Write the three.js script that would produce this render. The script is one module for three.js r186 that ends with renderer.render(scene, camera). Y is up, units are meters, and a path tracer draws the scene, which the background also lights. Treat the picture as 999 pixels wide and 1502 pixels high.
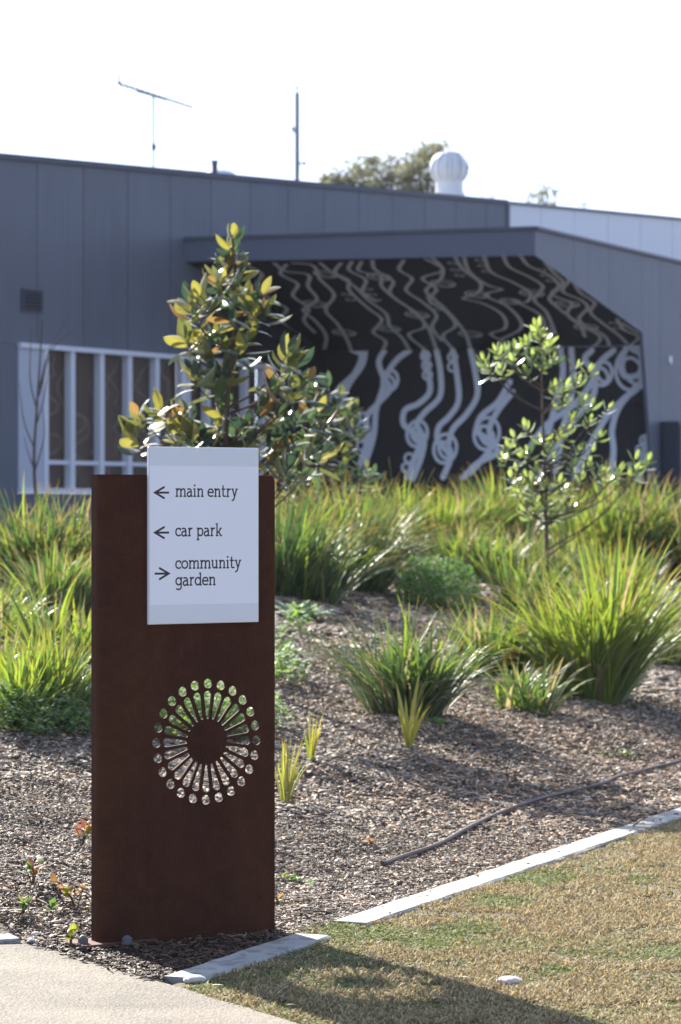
import * as THREE from 'three';
import { mergeGeometries } from 'three/addons/utils/BufferGeometryUtils.js';
import { RoundedBoxGeometry } from 'three/addons/geometries/RoundedBoxGeometry.js';

// ------------------------------------------------------------------ camera, sky, sun, exposure
const scene = new THREE.Scene();
const F = 4172;                                   // focal length in photo pixels (999 x 1502 frame)
const EYE = 1.5, CX = 499.5, CY = 751;
const camera = new THREE.PerspectiveCamera(2 * Math.atan(751 / F) * 180 / Math.PI, 999 / 1502, 0.1, 1200);
camera.position.set(0, EYE, 0);
camera.lookAt(0, EYE, -10);
camera.focus = 9.95;
camera.userData.fStop = 5.6;

const SUN = new THREE.Vector3(-0.41, 0.515, -0.754).normalize();
function skyTexture() {
  const W = 512, H = 256, data = new Float32Array(W * H * 4), d = new THREE.Vector3();
  for (let r = 0; r < H; r++) for (let c = 0; c < W; c++) {
    const up = ((r + 0.5) / H - 0.5) * Math.PI, az = ((c + 0.5) / W - 0.5) * 2 * Math.PI;
    d.set(Math.cos(az) * Math.cos(up), Math.sin(up), Math.sin(az) * Math.cos(up));
    const g = Math.acos(Math.min(1, Math.max(-1, d.dot(SUN)))), o = (r * W + c) * 4;
    const hz = Math.exp(-Math.max(0, d.y) * 3.6);                       // brighter, whiter air low down
    const mie = 0.8 * Math.exp(-g / 0.2) + 0.36 * Math.exp(-g / 0.75);  // haze round the sun
    const ray = 0.75 + 0.25 * Math.cos(g) ** 2;
    const Z = [0.07, 0.115, 0.235], Hh = [0.42, 0.54, 0.79], M = [1.0, 0.98, 0.94];
    for (let k = 0; k < 3; k++) data[o + k] = (up < 0) ? 0.2 : ray * (Z[k] + (Hh[k] - Z[k]) * hz) + M[k] * mie * (0.6 + 0.6 * hz);
    data[o + 3] = 1;
  }
  const t = new THREE.DataTexture(data, W, H, THREE.RGBAFormat, THREE.FloatType);
  t.mapping = THREE.EquirectangularReflectionMapping; t.magFilter = THREE.LinearFilter; t.needsUpdate = true;
  return t;
}
scene.background = skyTexture();
scene.environment = scene.background;
const sun = new THREE.DirectionalLight(new THREE.Color().setRGB(1, 0.95, 0.86), 5);
sun.name = 'sun';
sun.position.copy(SUN).multiplyScalar(80).add(new THREE.Vector3(0, 0, -20));
sun.target.position.set(0, 0, -20);
sun.castShadow = true; sun.shadow.mapSize.set(4096, 4096);
Object.assign(sun.shadow.camera, { left: -45, right: 45, top: 45, bottom: -45, near: 1, far: 260 });
scene.add(sun, sun.target);
const renderer = new THREE.WebGLRenderer({ antialias: true });
renderer.toneMapping = THREE.LinearToneMapping;
renderer.toneMappingExposure = 3.2;
renderer.shadowMap.enabled = true;
scene.fog = new THREE.FogExp2(new THREE.Color().setRGB(0.9, 0.95, 1), 0.0002);

// ------------------------------------------------------------------ helpers
let seedState = 7;
const reseed = (s) => { seedState = (s * 2654435761) >>> 0; };
function rnd() { seedState = (seedState + 0x6d2b79f5) | 0; let t = Math.imul(seedState ^ (seedState >>> 15), 1 | seedState); t = (t + Math.imul(t ^ (t >>> 7), 61 | t)) ^ t; return ((t ^ (t >>> 14)) >>> 0) / 4294967296; }
const rr = (a, b) => a + (b - a) * rnd();
const pick = (a) => a[Math.floor(rnd() * a.length)];
const lerp = (a, b, t) => a + (b - a) * t, clamp = (x, a = 0, b = 1) => Math.min(b, Math.max(a, x));
const sstep = (a, b, x) => { const t = clamp((x - a) / (b - a)); return t * t * (3 - 2 * t); };
const V = (x, y, z) => new THREE.Vector3(x, y, z);
const C = (r, g, b) => new THREE.Color().setRGB(r, g, b);
const UP = V(0, 1, 0);
const P = (px, py, d) => V((px - CX) * d / F, EYE + (CY - py) * d / F, -d);   // a measured point of the photograph, d metres away
function hash(ix, iy, s) { let h = (ix * 374761393 + iy * 668265263 + s * 974634777) | 0; h = Math.imul(h ^ (h >>> 13), 1274126177); h ^= h >>> 16; return (h >>> 0) / 4294967296; }
function vnoise(x, y, s = 0, per = 0) {
  const ix = Math.floor(x), iy = Math.floor(y), fx = x - ix, fy = y - iy, u = fx * fx * (3 - 2 * fx), v = fy * fy * (3 - 2 * fy);
  const w = (a) => per ? ((a % per) + per) % per : a;
  return lerp(lerp(hash(w(ix), w(iy), s), hash(w(ix + 1), w(iy), s), u), lerp(hash(w(ix), w(iy + 1), s), hash(w(ix + 1), w(iy + 1), s), u), v);
}
const fbm = (x, y, s = 0, per = 0, oct = 4) => { let a = 0.5, t = 0, n = 0; for (let i = 0; i < oct; i++) { t += a * vnoise(x, y, s + i, per); n += a; x *= 2; y *= 2; per *= 2; a *= 0.5; } return t / n; };
const enc = (v) => 255 * (v <= 0.0031308 ? v * 12.92 : 1.055 * Math.pow(clamp(v), 1 / 2.4) - 0.055);
function tex(size, fn, srgb = true, rep = 1) {
  const d = new Uint8Array(size * size * 4);
  for (let y = 0; y < size; y++) for (let x = 0; x < size; x++) {
    const c = fn(x / size, y / size), o = (y * size + x) * 4;
    for (let k = 0; k < 3; k++) d[o + k] = srgb ? enc(c[k]) : 255 * clamp(c[k]);
    d[o + 3] = 255;
  }
  const t = new THREE.DataTexture(d, size, size); t.wrapS = t.wrapT = THREE.RepeatWrapping; t.magFilter = THREE.LinearFilter; t.minFilter = THREE.LinearMipmapLinearFilter; t.generateMipmaps = true;
  if (srgb) t.colorSpace = THREE.SRGBColorSpace;
  t.repeat.set(rep, rep); t.needsUpdate = true;
  return t;
}
const used = new Map();
function numbered(n) { const k = used.get(n) || 0; used.set(n, k + 1); return k ? n + '_' + String(k).padStart(3, '0') : n; }
function tag(o, label, category, group, kind) { o.userData.label = label; o.userData.category = category; if (group) o.userData.group = group; if (kind) o.userData.kind = kind; return o; }
function thing(name, label, category, pos = V(0, 0, 0), turn = 0, group) { const o = new THREE.Group(); o.name = numbered(name); o.position.copy(pos); o.rotation.y = turn; scene.add(o); return tag(o, label, category, group); }
function mesh(name, geo, mat, parent = scene) { const m = new THREE.Mesh(geo, mat); m.name = parent === scene ? numbered(name) : name; m.castShadow = m.receiveShadow = true; parent.add(m); return m; }
function struct(name, geo, mat) { const m = mesh(name, geo, mat); m.userData.kind = 'structure'; return m; }
const std = (c, rough = 0.8, o = {}) => new THREE.MeshStandardMaterial({ color: c, roughness: rough, ...o });
const phys = (c, rough, o = {}) => new THREE.MeshPhysicalMaterial({ color: c, roughness: rough, ...o });
const leafMat = (o = {}) => new THREE.MeshPhysicalMaterial({ color: 0xffffff, vertexColors: true, roughness: 1, transmission: 0.45, thickness: 0, side: THREE.DoubleSide, ...o });
// collects transformed copies of small geometries (position, normal, colour) into one
class Heap {
  constructor() { this.p = []; this.n = []; this.c = []; this.i = []; }
  add(g, m, tint) {
    const at = this.p.length / 3, a = g.attributes, v = V(0, 0, 0), nm = new THREE.Matrix3().getNormalMatrix(m);
    for (let k = 0; k < a.position.count; k++) {
      v.fromBufferAttribute(a.position, k).applyMatrix4(m); this.p.push(v.x, v.y, v.z);
      v.fromBufferAttribute(a.normal, k).applyMatrix3(nm).normalize(); this.n.push(v.x, v.y, v.z);
      const r = a.color ? a.color.getX(k) : 1, gg = a.color ? a.color.getY(k) : 1, b = a.color ? a.color.getZ(k) : 1;
      this.c.push(r * (tint ? tint[0] : 1), gg * (tint ? tint[1] : 1), b * (tint ? tint[2] : 1));
    }
    const ix = g.index; if (ix) for (let k = 0; k < ix.count; k++) this.i.push(ix.getX(k) + at); else for (let k = 0; k < a.position.count; k++) this.i.push(at + k);
  }
  geo() {
    const g = new THREE.BufferGeometry();
    g.setAttribute('position', new THREE.BufferAttribute(new Float32Array(this.p), 3));
    g.setAttribute('normal', new THREE.BufferAttribute(new Float32Array(this.n), 3));
    g.setAttribute('color', new THREE.BufferAttribute(new Float32Array(this.c), 3));
    g.setIndex(this.i);
    return g;
  }
}
const M4 = (pos, quat, sx, sy = sx, sz = sx) => new THREE.Matrix4().compose(pos, quat, V(sx, sy, sz));
const qYX = (az, tilt, roll = 0) => new THREE.Quaternion().setFromEuler(new THREE.Euler(tilt, az, roll, 'YXZ'));
// a tapered, slightly crooked limb through points
function limb(pts, r0, r1, seg = 10, rad = 6) {
  const curve = new THREE.CatmullRomCurve3(pts), n = Math.max(seg, pts.length * 4), g = new THREE.TubeGeometry(curve, n, 1, rad, false), p = g.attributes.position, v = V(0, 0, 0), c = V(0, 0, 0);
  for (let i = 0; i <= n; i++) { curve.getPointAt(i / n, c); const r = lerp(r0, r1, i / n); for (let j = 0; j <= rad; j++) { const k = i * (rad + 1) + j; v.fromBufferAttribute(p, k).sub(c).multiplyScalar(r).add(c); p.setXYZ(k, v.x, v.y, v.z); } }
  return g;
}
// a flat polygon with metre uv, from points in order
function poly(points, uvs) {
  const g = new THREE.BufferGeometry(), p = [], idx = [];
  points.forEach((q) => p.push(q.x, q.y, q.z));
  for (let i = 1; i < points.length - 1; i++) idx.push(0, i, i + 1);
  g.setAttribute('position', new THREE.Float32BufferAttribute(p, 3));
  if (uvs) g.setAttribute('uv', new THREE.Float32BufferAttribute(uvs.flat(), 2));
  g.setIndex(idx); g.computeVertexNormals();
  return g;
}
// a slab standing on the ground line a -> b (x,z), pushed back by thick; its outline is given as [along, y] points
function slab(a, b, outline, thick, proud = 0) {
  const dir = V(b.x - a.x, 0, b.z - a.z), L = dir.length(); dir.normalize();
  const nor = V(-dir.z, 0, dir.x);                                  // towards the viewer for walls read left to right
  const s = new THREE.Shape(outline.map(([u, y]) => new THREE.Vector2(u, y)));
  const g = new THREE.ExtrudeGeometry(s, { depth: thick, bevelEnabled: false });
  g.translate(0, 0, -thick + proud);
  g.applyMatrix4(new THREE.Matrix4().makeBasis(dir, UP, nor).setPosition(a.x, 0, a.z));
  return g;
}
const rect = (u0, u1, y0, y1) => [[u0, y0], [u1, y0], [u1, y1], [u0, y1]];

// ------------------------------------------------------------------ terrain
const K0 = V(-0.5017, 0, -9.12), KD = V(0.4, 0, -0.9165).normalize(), KN = V(-KD.z * -1, 0, 0);
KN.set(-0.9165, 0, -0.4).normalize();                              // from the kerb line into the garden bed
const uOf = (x, z) => (x - K0.x) * KN.x + (z - K0.z) * KN.z, vOf = (x, z) => (x - K0.x) * KD.x + (z - K0.z) * KD.z;
function height(x, z) {
  const u = uOf(x, z);
  const r = u < 0.5 ? 0 : u < 1.1 ? 0.17 * (u - 0.5) ** 2 / 1.2 : 0.17 * (u - 0.8);
  const top = 1.22;
  const h = r < 0.9 ? r : 0.9 + (top - 0.9) * (1 - Math.exp(-(r - 0.9) / (top - 0.9)));
  return h + (u > 0.1 ? (fbm(x * 1.3 + 9, z * 1.3, 3) - 0.5) * 0.10 * sstep(0.2, 1.2, u) + (fbm(x * 6, z * 6, 5) - 0.5) * 0.03 : 0);
}
// where the sight line through a photo pixel meets the ground
function onGround(px, py) {
  let d = 6;
  for (; d < 60; d += 0.02) { const q = P(px, py, d); if (q.y <= height(q.x, q.z)) break; }
  const q = P(px, py, d); q.y = height(q.x, q.z); return q;
}
function groundAt(px, d) { const q = P(px, 751, d); q.y = height(q.x, q.z); return q; }

const axis = (list) => list.flatMap(([a, b, s]) => { const o = []; for (let x = a; x < b - 1e-6; x += s) o.push(x); return o; });
function sheet(us, vs, place) {
  const p = [], uv = [], idx = [];
  vs.forEach((v) => us.forEach((u) => { const q = place(u, v); p.push(q.x, q.y, q.z); uv.push(q.x, -q.z); }));
  const n = us.length;
  for (let j = 0; j < vs.length - 1; j++) for (let i = 0; i < n - 1; i++) { const a = j * n + i; idx.push(a, a + n, a + 1, a + 1, a + n, a + n + 1); }
  const g = new THREE.BufferGeometry();
  g.setAttribute('position', new THREE.Float32BufferAttribute(p, 3)); g.setAttribute('uv', new THREE.Float32BufferAttribute(uv, 2)); g.setIndex(idx);
  g.computeVertexNormals();
  return g;
}
const soilTex = tex(512, (u, v) => { const n = fbm(u * 24, v * 24, 11, 24, 4), m = fbm(u * 90, v * 90, 15, 90, 2), k = 0.03 + 0.09 * n * m * 2; return [k * 1.2, k * 0.88, k * 0.66]; });
const soil = std(0xffffff, 0.95, { map: soilTex, bumpMap: tex(512, (u, v) => { const n = fbm(u * 60, v * 60, 12, 60, 3); return [n, n, n]; }, false), bumpScale: 0.02, side: THREE.DoubleSide });
struct('ground', sheet(axis([[-300, -20, 20], [-20, -1, 1], [-1, 6, 0.12], [6, 14, 0.5], [14, 30, 2], [30, 500, 30]]), axis([[-400, -10, 20], [-10, -1, 1], [-1, 14, 0.15], [14, 40, 1], [40, 420, 20]]), (u, v) => {
  const x = K0.x + KN.x * u + KD.x * v, z = K0.z + KN.z * u + KD.z * v;
  return V(x, height(x, z) - 0.012 - (u < 0 ? 0.012 : 0), z);
}), soil);

// lawn on the near right of the kerb
const turf = std(0xffffff, 0.95, { map: tex(512, (u, v) => { const n = fbm(u * 8, v * 8, 21, 8, 3), m = fbm(u * 100, v * 100, 22, 100, 3), k = 0.35 + 1.1 * m; return [0.11 * k, (0.078 + 0.02 * n) * k, 0.042 * k]; }) });
const onK = (u, v, y = 0) => V(K0.x + KN.x * u + KD.x * v, y, K0.z + KN.z * u + KD.z * v);
const PA = V(-1.207, 0, -10.08), PB = V(-0.139, 0, -8.333), PDir = PB.clone().sub(PA).normalize(), PNor = V(PDir.z, 0, -PDir.x); // PNor points to the garden side
const pathSide = (x, z) => (x - PA.x) * PNor.x + (z - PA.z) * PNor.z;   // > 0 beyond the path edge
struct('lawn', sheet(axis([[-9, -1, 0.5], [-1, 0.0, 0.1]]).concat([-0.0]), axis([[-9, -1, 0.5], [-1, 10, 0.2], [10, 40, 1]]), (u, v) => { const q = onK(u, v); q.y = -0.004 + (fbm(q.x * 3, q.z * 3, 8) - 0.5) * 0.012; return q; }), turf);

// exposed-aggregate footpath
const pathMat = std(0xffffff, 0.85, {
  map: tex(1024, (u, v) => {
    const s = vnoise(u * 260, v * 260, 31, 260), s2 = vnoise(u * 130, v * 130, 32, 130), b = fbm(u * 6, v * 6, 33, 6, 4), k = 0.85 + 0.7 * (b - 0.5) + (s > 0.8 ? 0.35 : s < 0.16 ? -0.38 : 0) + (s2 > 0.82 ? 0.25 : s2 < 0.14 ? -0.3 : 0) + 0.2 * (vnoise(u * 420, v * 420, 35, 420) - 0.5);
    const st = fbm(u * 3 + 2, v * 3, 37, 3, 5), q = k * (st > 0.6 ? 1 - 1.6 * (st - 0.6) : 1); return [0.185 * q, 0.155 * q, 0.117 * q];
  }, true, 1 / 1.3), bumpMap: tex(1024, (u, v) => { const n = vnoise(u * 260, v * 260, 31, 260) * 0.6 + 0.4 * vnoise(u * 130, v * 130, 32, 130); return [n, n, n]; }, false, 1 / 1.3), bumpScale: 0.004 });
{
  const pts = [PA.clone().addScaledVector(PDir, -7), PB.clone().addScaledVector(PDir, 12)], out = [];
  const us = axis([[0, 4, 0.25]]), vs = axis([[-7, -2.5, 0.5], [-2.5, 3, 0.04], [3, 14, 0.5]]);
  struct('footpath', sheet(us, vs, (u, v) => { const q = PA.clone().addScaledVector(PDir, v).addScaledVector(PNor, -u - (u === 0 ? 0.02 * (fbm(v * 7, 1, 41) - 0.5) : 0)); q.y = 0.012 - (u === 0 ? 0.006 : 0); return q; }), pathMat);
}

// concrete kerb edging
const kerbMat = std(0xffffff, 0.85, { map: tex(512, (u, v) => { const b = fbm(u * 10, v * 10, 51, 10, 5), s = vnoise(u * 200, v * 200, 52, 200), k = 0.85 + 0.35 * (b - 0.5) - (s < 0.1 ? 0.3 : 0) - (fbm(u * 22, v * 22, 55, 22, 3) > 0.66 ? 0.25 : 0); const d = clamp((fbm(u * 14, v * 14, 59, 14, 5) - 0.52) * 5); return [lerp(0.44 * k, 0.2, d * 0.7), lerp(0.43 * k, 0.17, d * 0.7), lerp(0.40 * k, 0.13, d * 0.7)]; }) });
function kerb(v0, v1, name, label, ragged) {
  const n = Math.max(4, Math.round((v1 - v0) / 0.05)), prof = [[-0.078, -0.1], [-0.078, 0.004], [-0.068, 0.011], [0.060, 0.011], [0.072, 0.004], [0.072, -0.1]];
  const p = [], uv = [], idx = [], m = prof.length;
  for (let i = 0; i <= n; i++) {
    const v = lerp(v0, v1, i / n);
    prof.forEach(([u, y], j) => { const w = (fbm(v * 9, j * 3.1, 57) - 0.5) * 0.014, e = ragged && (i === 0 || i === n) ? (fbm(j * 1.7, i, 58) - 0.5) * 0.05 : 0, q = onK(u + w, v + e, y + (j > 1 && j < 4 ? w * 0.15 : 0)); p.push(q.x, q.y, q.z); uv.push(q.x + q.y, -q.z); });
  }
  for (let i = 0; i < n; i++) for (let j = 0; j < m - 1; j++) { const a = i * m + j; idx.push(a, a + 1, a + m, a + 1, a + m + 1, a + m); }
  for (const e of [0, n]) for (let j = 1; j < m - 1; j++) idx.push(...(e ? [e * m, e * m + j, e * m + j + 1] : [0, j + 1, j]));
  let g = new THREE.BufferGeometry(); g.setAttribute('position', new THREE.Float32BufferAttribute(p, 3)); g.setAttribute('uv', new THREE.Float32BufferAttribute(uv, 2)); g.setIndex(idx); g = g.toNonIndexed(); g.computeVertexNormals();
  const k = struct(name, g, kerbMat); tag(k, label, 'kerb'); return k;
}
kerb(-0.02, 0.99, 'kerb', 'short concrete kerb piece in the shadow of the rusty sign', true);
kerb(1.33, 22, 'kerb', 'long sunlit concrete kerb between bark mulch and dry lawn', true);

// ------------------------------------------------------------------ building
const wallTex = tex(512, (u, v) => { const k = 0.88 + 0.16 * fbm(u * 5, v * 5, 61, 5, 4) + 0.15 * (fbm(u * 40, v * 3, 63, 0, 3) - 0.5) - (vnoise(u * 120, v * 120, 64) > 0.97 ? 0.12 : 0); return [k, k, k]; }, true, 0.3);
const greyPaint = [0.128, 0.141, 0.172];
const cladA = [0.97, 1.04, 0.94, 1.0].map((k) => std(C(greyPaint[0] * k, greyPaint[1] * k, greyPaint[2] * k), 0.5, { map: wallTex }));
const darkTrim = std(C(0.07, 0.078, 0.10), 0.5), fasciaMat = std(C(0.105, 0.118, 0.16), 0.45), whiteFrame = std(C(0.74, 0.75, 0.78), 0.45), paleBoard = std(C(0.5, 0.52, 0.58), 0.5);
const BASE = 1.0;
const bld = thing('community_building', 'dark grey panel-clad building with white window fins and black mural porch', 'building');
const A0 = V(-4.5, 0, -40), ADir = V(2.07, 0, -3.2).normalize();
const aT = (px) => { const k = (px - CX) / F; const m = (A0.x + k * A0.z * -1 * 1) ; return (k * 40 - A0.x) / (ADir.x - k * -ADir.z); };  // metres along wall A for a photo column
const AL = -9, AE = aT(742), A = (t, y = 0) => V(A0.x + ADir.x * t, y, A0.z + ADir.z * t);
const Atop = (t) => { const t0 = aT(0), t1 = aT(740); return lerp(6.44, 7.1, (t - t0) / (t1 - t0)); };
const HEAD = 3.81, SILL = 1.84, tW0 = aT(26), tPorch = aT(272);
const aStart = A(AL), aEnd = A(AE);
{ // cladding panels
  const edges = [AL]; let t = aT(55) - 1.06 * 9; edges[0] = t; while (t < AE - 0.4) { t += 1.06; edges.push(Math.min(t, AE)); }
  if (edges[edges.length - 1] < AE) edges.push(AE);
  const A00 = A(0);
  const wall = (u0, u1, lowL) => slab(A(0), A(1), [[u0, lowL], [u1, lowL], [u1, Atop(u1) - 0.02], [u0, Atop(u0) - 0.02]], 0.03);
  edges.slice(0, -1).forEach((a, i) => {
    const b = edges[i + 1] - 0.014, mid = (a + b) / 2, low = a > tPorch - 0.3 ? 5.0 : (b > tW0 ? HEAD + 0.06 : BASE);
    if (a < tW0 && b > tW0 && low > BASE) mesh('wall_panel', slab(A(0), A(1), rect(a, tW0 - 0.01, BASE, HEAD + 0.05), 0.03), cladA[0], bld);
    mesh('wall_panel', wall(a, b, low), cladA[[0, 1, 0, 2, 3, 1, 0, 1, 3, 1, 0, 3][i % 12]], bld);
  });
  mesh('corner_flashing', slab(A(0), A(1), rect(AE + 0.002, AE + 0.13, 4.6, Atop(AE) - 0.02), 0.24, 0.01), darkTrim, bld);
  mesh('wall_core', slab(A(0), A(1), [[AL, HEAD + 0.07], [tPorch, HEAD + 0.07], [tPorch, 5.05], [AE, 5.05], [AE, Atop(AE) - 0.05], [AL, Atop(AL) - 0.05]], 0.2, -0.04), darkTrim, bld);
  mesh('parapet_cap', slab(A(0), A(1), [[AL, Atop(AL) - 0.02], [AE + 0.02, Atop(AE) - 0.02], [AE + 0.02, Atop(AE) + 0.06], [AL, Atop(AL) + 0.06]], 0.3, 0.04), darkTrim, bld);
  const dotG = new THREE.CylinderGeometry(0.011, 0.013, 0.006, 8); dotG.rotateX(Math.PI / 2); const fix = new Heap(), qf = new THREE.Quaternion().setFromUnitVectors(V(0, 0, 1), V(-ADir.z, 0, ADir.x));
  edges.slice(0, -1).forEach((a, i) => { for (const u of [a + 0.05, edges[i + 1] - 0.07]) for (let y = 4.1; y < Atop(u) - 0.1; y += 0.55) if (u < tPorch - 0.3 || y > 5.1) fix.add(dotG, M4(A(u, y).addScaledVector(V(-ADir.z, 0, ADir.x), 0.003), qf, 1), [1, 1, 1]); });
  mesh('panel_fixings', fix.geo(), std(C(0.2, 0.21, 0.24), 0.5), bld).userData.kind = 'stuff';
  // roof behind the parapet
  const N = V(ADir.z, 0, -ADir.x).multiplyScalar(14);
  const roof = poly([A(AL, Atop(AL) - 0.3), A(AE, Atop(AE) - 0.3), A(AE, Atop(AE) - 0.3).add(N), A(AL, Atop(AL) - 0.3).add(N)]);
  mesh('roof', roof, std(C(0.3, 0.32, 0.34), 0.5, { side: THREE.DoubleSide }), bld);
}
// window strip: pale board, then panes between deep white fins
const swirlTex = (() => {
  const c = document.createElement('canvas'); c.width = 1024; c.height = 512; const x = c.getContext('2d');
  x.fillStyle = '#48301a'; x.fillRect(0, 0, 1024, 512);
  reseed(5); for (let i = 0; i < 1400; i++) { x.fillStyle = `rgba(${rnd() < 0.5 ? '30,20,12' : '120,95,66'},${0.05 + 0.08 * rnd()})`; x.fillRect(rnd() * 1024, rnd() * 512, 2 + rnd() * 3, 30 + rnd() * 120); }
  x.strokeStyle = 'rgba(112,98,80,0.8)'; x.lineWidth = 9;
  for (let i = 0; i < 9; i++) { x.beginPath(); let px = 60 + i * 115, py = -10; x.moveTo(px, py); for (let k = 0; k < 6; k++) { const nx = 60 + i * 115 + rr(-75, 75), ny = py + 95; x.bezierCurveTo(px + rr(-80, 80), py + 40, nx + rr(-80, 80), ny - 40, nx, ny); px = nx; py = ny; } x.stroke(); x.beginPath(); x.ellipse(60 + i * 115, rr(60, 400), 34, 50, rr(0, 3), 0, 7); x.stroke(); }
  const t = new THREE.CanvasTexture(c); t.colorSpace = THREE.SRGBColorSpace; return t;
})();
const glass = phys(C(1, 1, 1), 0.03, { transmission: 1, thickness: 0, specularIntensity: 0.1 });
const ply = std(0xffffff, 0.7, { map: swirlTex, side: THREE.DoubleSide });
function windowStrip(O, D, bounds, y0, y1, boardTo) {
  const w = new THREE.Group(); w.name = 'window_strip'; bld.add(w);
  const E = O.clone().add(D), first = bounds[0], last = bounds[bounds.length - 1];
  const box = (n, u0, u1, a, b, th, pr, m) => mesh(n, slab(O, E, rect(u0, u1, a, b), th, pr), m, w);
  if (boardTo !== undefined) box('pale_board', boardTo, first - 0.06, y0, y1, 0.05, 0.02, paleBoard);
  box('window_head', boardTo ?? first - 0.06, last + 0.06, y1, y1 + 0.07, 0.2, 0.06, whiteFrame);
  box('window_sill', boardTo ?? first - 0.06, last + 0.06, y0 - 0.07, y0, 0.2, 0.06, whiteFrame);
  bounds.forEach((u) => box('mullion', u - 0.05, u + 0.05, y0, y1, 0.12, 0.03, whiteFrame));
  for (let i = 0; i < bounds.length - 1; i++) {
    const a = bounds[i] + 0.05, b = bounds[i + 1] - 0.05;
    box('transom', a, b, y0 + 0.34, y0 + 0.40, 0.03, -0.015, whiteFrame);
    box('pane', a, b, y0 + 0.4, y1, 0.006, -0.03, glass); box('pane', a, b, y0, y0 + 0.34, 0.006, -0.03, glass);
  }
  const g = poly([O.clone().addScaledVector(D, first), O.clone().addScaledVector(D, last), O.clone().addScaledVector(D, last), O.clone().addScaledVector(D, first)].map((q, i) => { const n = V(-D.z, 0, D.x); return q.addScaledVector(n, -0.13).setY(i < 2 ? y0 : y1); }), [[0, 0], [(last - first) / 5, 0], [(last - first) / 5, 1], [0, 1]]);
  mesh('plywood_screen', g, ply, w);
}
windowStrip(A(0), ADir, [66, 105, 148, 189, 229, 268].map(aT), SILL, HEAD, tW0);
mesh('wall_panel', slab(A(0), A(1), rect(tW0, tPorch, BASE - 0.3, SILL - 0.075), 0.03), cladA[0], bld);
{ // louvred vent
  const v = new THREE.Group(); v.name = 'vent'; bld.add(v);
  const t0 = aT(31), t1 = aT(61), d = 41, y1 = EYE + (CY - 425) * 40.3 / F, y0 = EYE + (CY - 459) * 40.3 / F;
  const box = (n, u0, u1, a, b, th, pr, m) => mesh(n, slab(A(0), A(1), rect(u0, u1, a, b), th, pr), m, v);
  box('frame', t0, t1, y1 - 0.03, y1, 0.03, 0.03, darkTrim); box('frame', t0, t1, y0, y0 + 0.03, 0.03, 0.03, darkTrim);
  box('frame', t0, t0 + 0.03, y0 + 0.03, y1 - 0.03, 0.03, 0.03, darkTrim); box('frame', t1 - 0.03, t1, y0 + 0.03, y1 - 0.03, 0.03, 0.03, darkTrim);
  box('backing', t0 + 0.03, t1 - 0.03, y0 + 0.03, y1 - 0.03, 0.003, 0.004, std(C(0.01, 0.01, 0.012), 0.9));
  for (let i = 0; i < 5; i++) { const y = lerp(y0 + 0.05, y1 - 0.07, i / 4); box('slat', t0 + 0.032, t1 - 0.032, y, y + 0.022, 0.02, 0.027, darkTrim); }
}
// porch
const FLt = P(270, 353, 43.3), FRt = P(785, 337, 41.7), FLb = P(270, 384, 43.3), FRb = P(785, 375, 41.7), BR = P(965, 506, 46.5), BL = P(480, 516, 48.16), RF = P(1075, 405, 49.9);
const mural = {};   // mural artwork, laid out in metres on each surface
function muralTexture(w, h, s, draw, base) {
  const c = document.createElement('canvas'); c.width = Math.round(w * s); c.height = Math.round(h * s); const x = c.getContext('2d');
  x.fillStyle = base; x.fillRect(0, 0, c.width, c.height); reseed(77);
  for (let i = 0; i < 500; i++) { x.fillStyle = `rgba(${rnd() < 0.5 ? '10,8,10' : '60,48,46'},0.05)`; x.fillRect(rnd() * c.width, rnd() * c.height, 10 + rnd() * 60, 60 + rnd() * 300); }
  x.lineCap = 'round'; x.lineJoin = 'round'; draw(x, s);
  const t = new THREE.CanvasTexture(c); t.colorSpace = THREE.SRGBColorSpace; return t;
}
function spline(x, pts, w, col) {
  const cv = new THREE.CatmullRomCurve3(pts.map(([a, b]) => V(a, b, 0)), false, 'centripetal'), n = pts.length * 12;
  x.strokeStyle = col; x.lineWidth = w; x.beginPath();
  for (let i = 0; i <= n; i++) { const q = cv.getPoint(i / n); i ? x.lineTo(q.x, q.y) : x.moveTo(q.x, q.y); }
  x.stroke();
}
function knot(x, cx, cy, r, w, col) { r *= 1.25; w *= 0.8; x.strokeStyle = col; x.lineWidth = w; x.beginPath(); x.ellipse(cx, cy, r, r * 1.25, 0.2, 0, 7); x.stroke(); x.beginPath(); x.ellipse(cx, cy + r * 0.15, r * 0.5, r * 0.8, -0.5, 0, 7); x.stroke(); }
function beads(x, pts, r, w, col) { x.strokeStyle = col; x.lineWidth = w; pts.forEach(([a, b]) => { x.beginPath(); x.arc(a, b, r, 0, 7); x.stroke(); }); }
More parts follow.
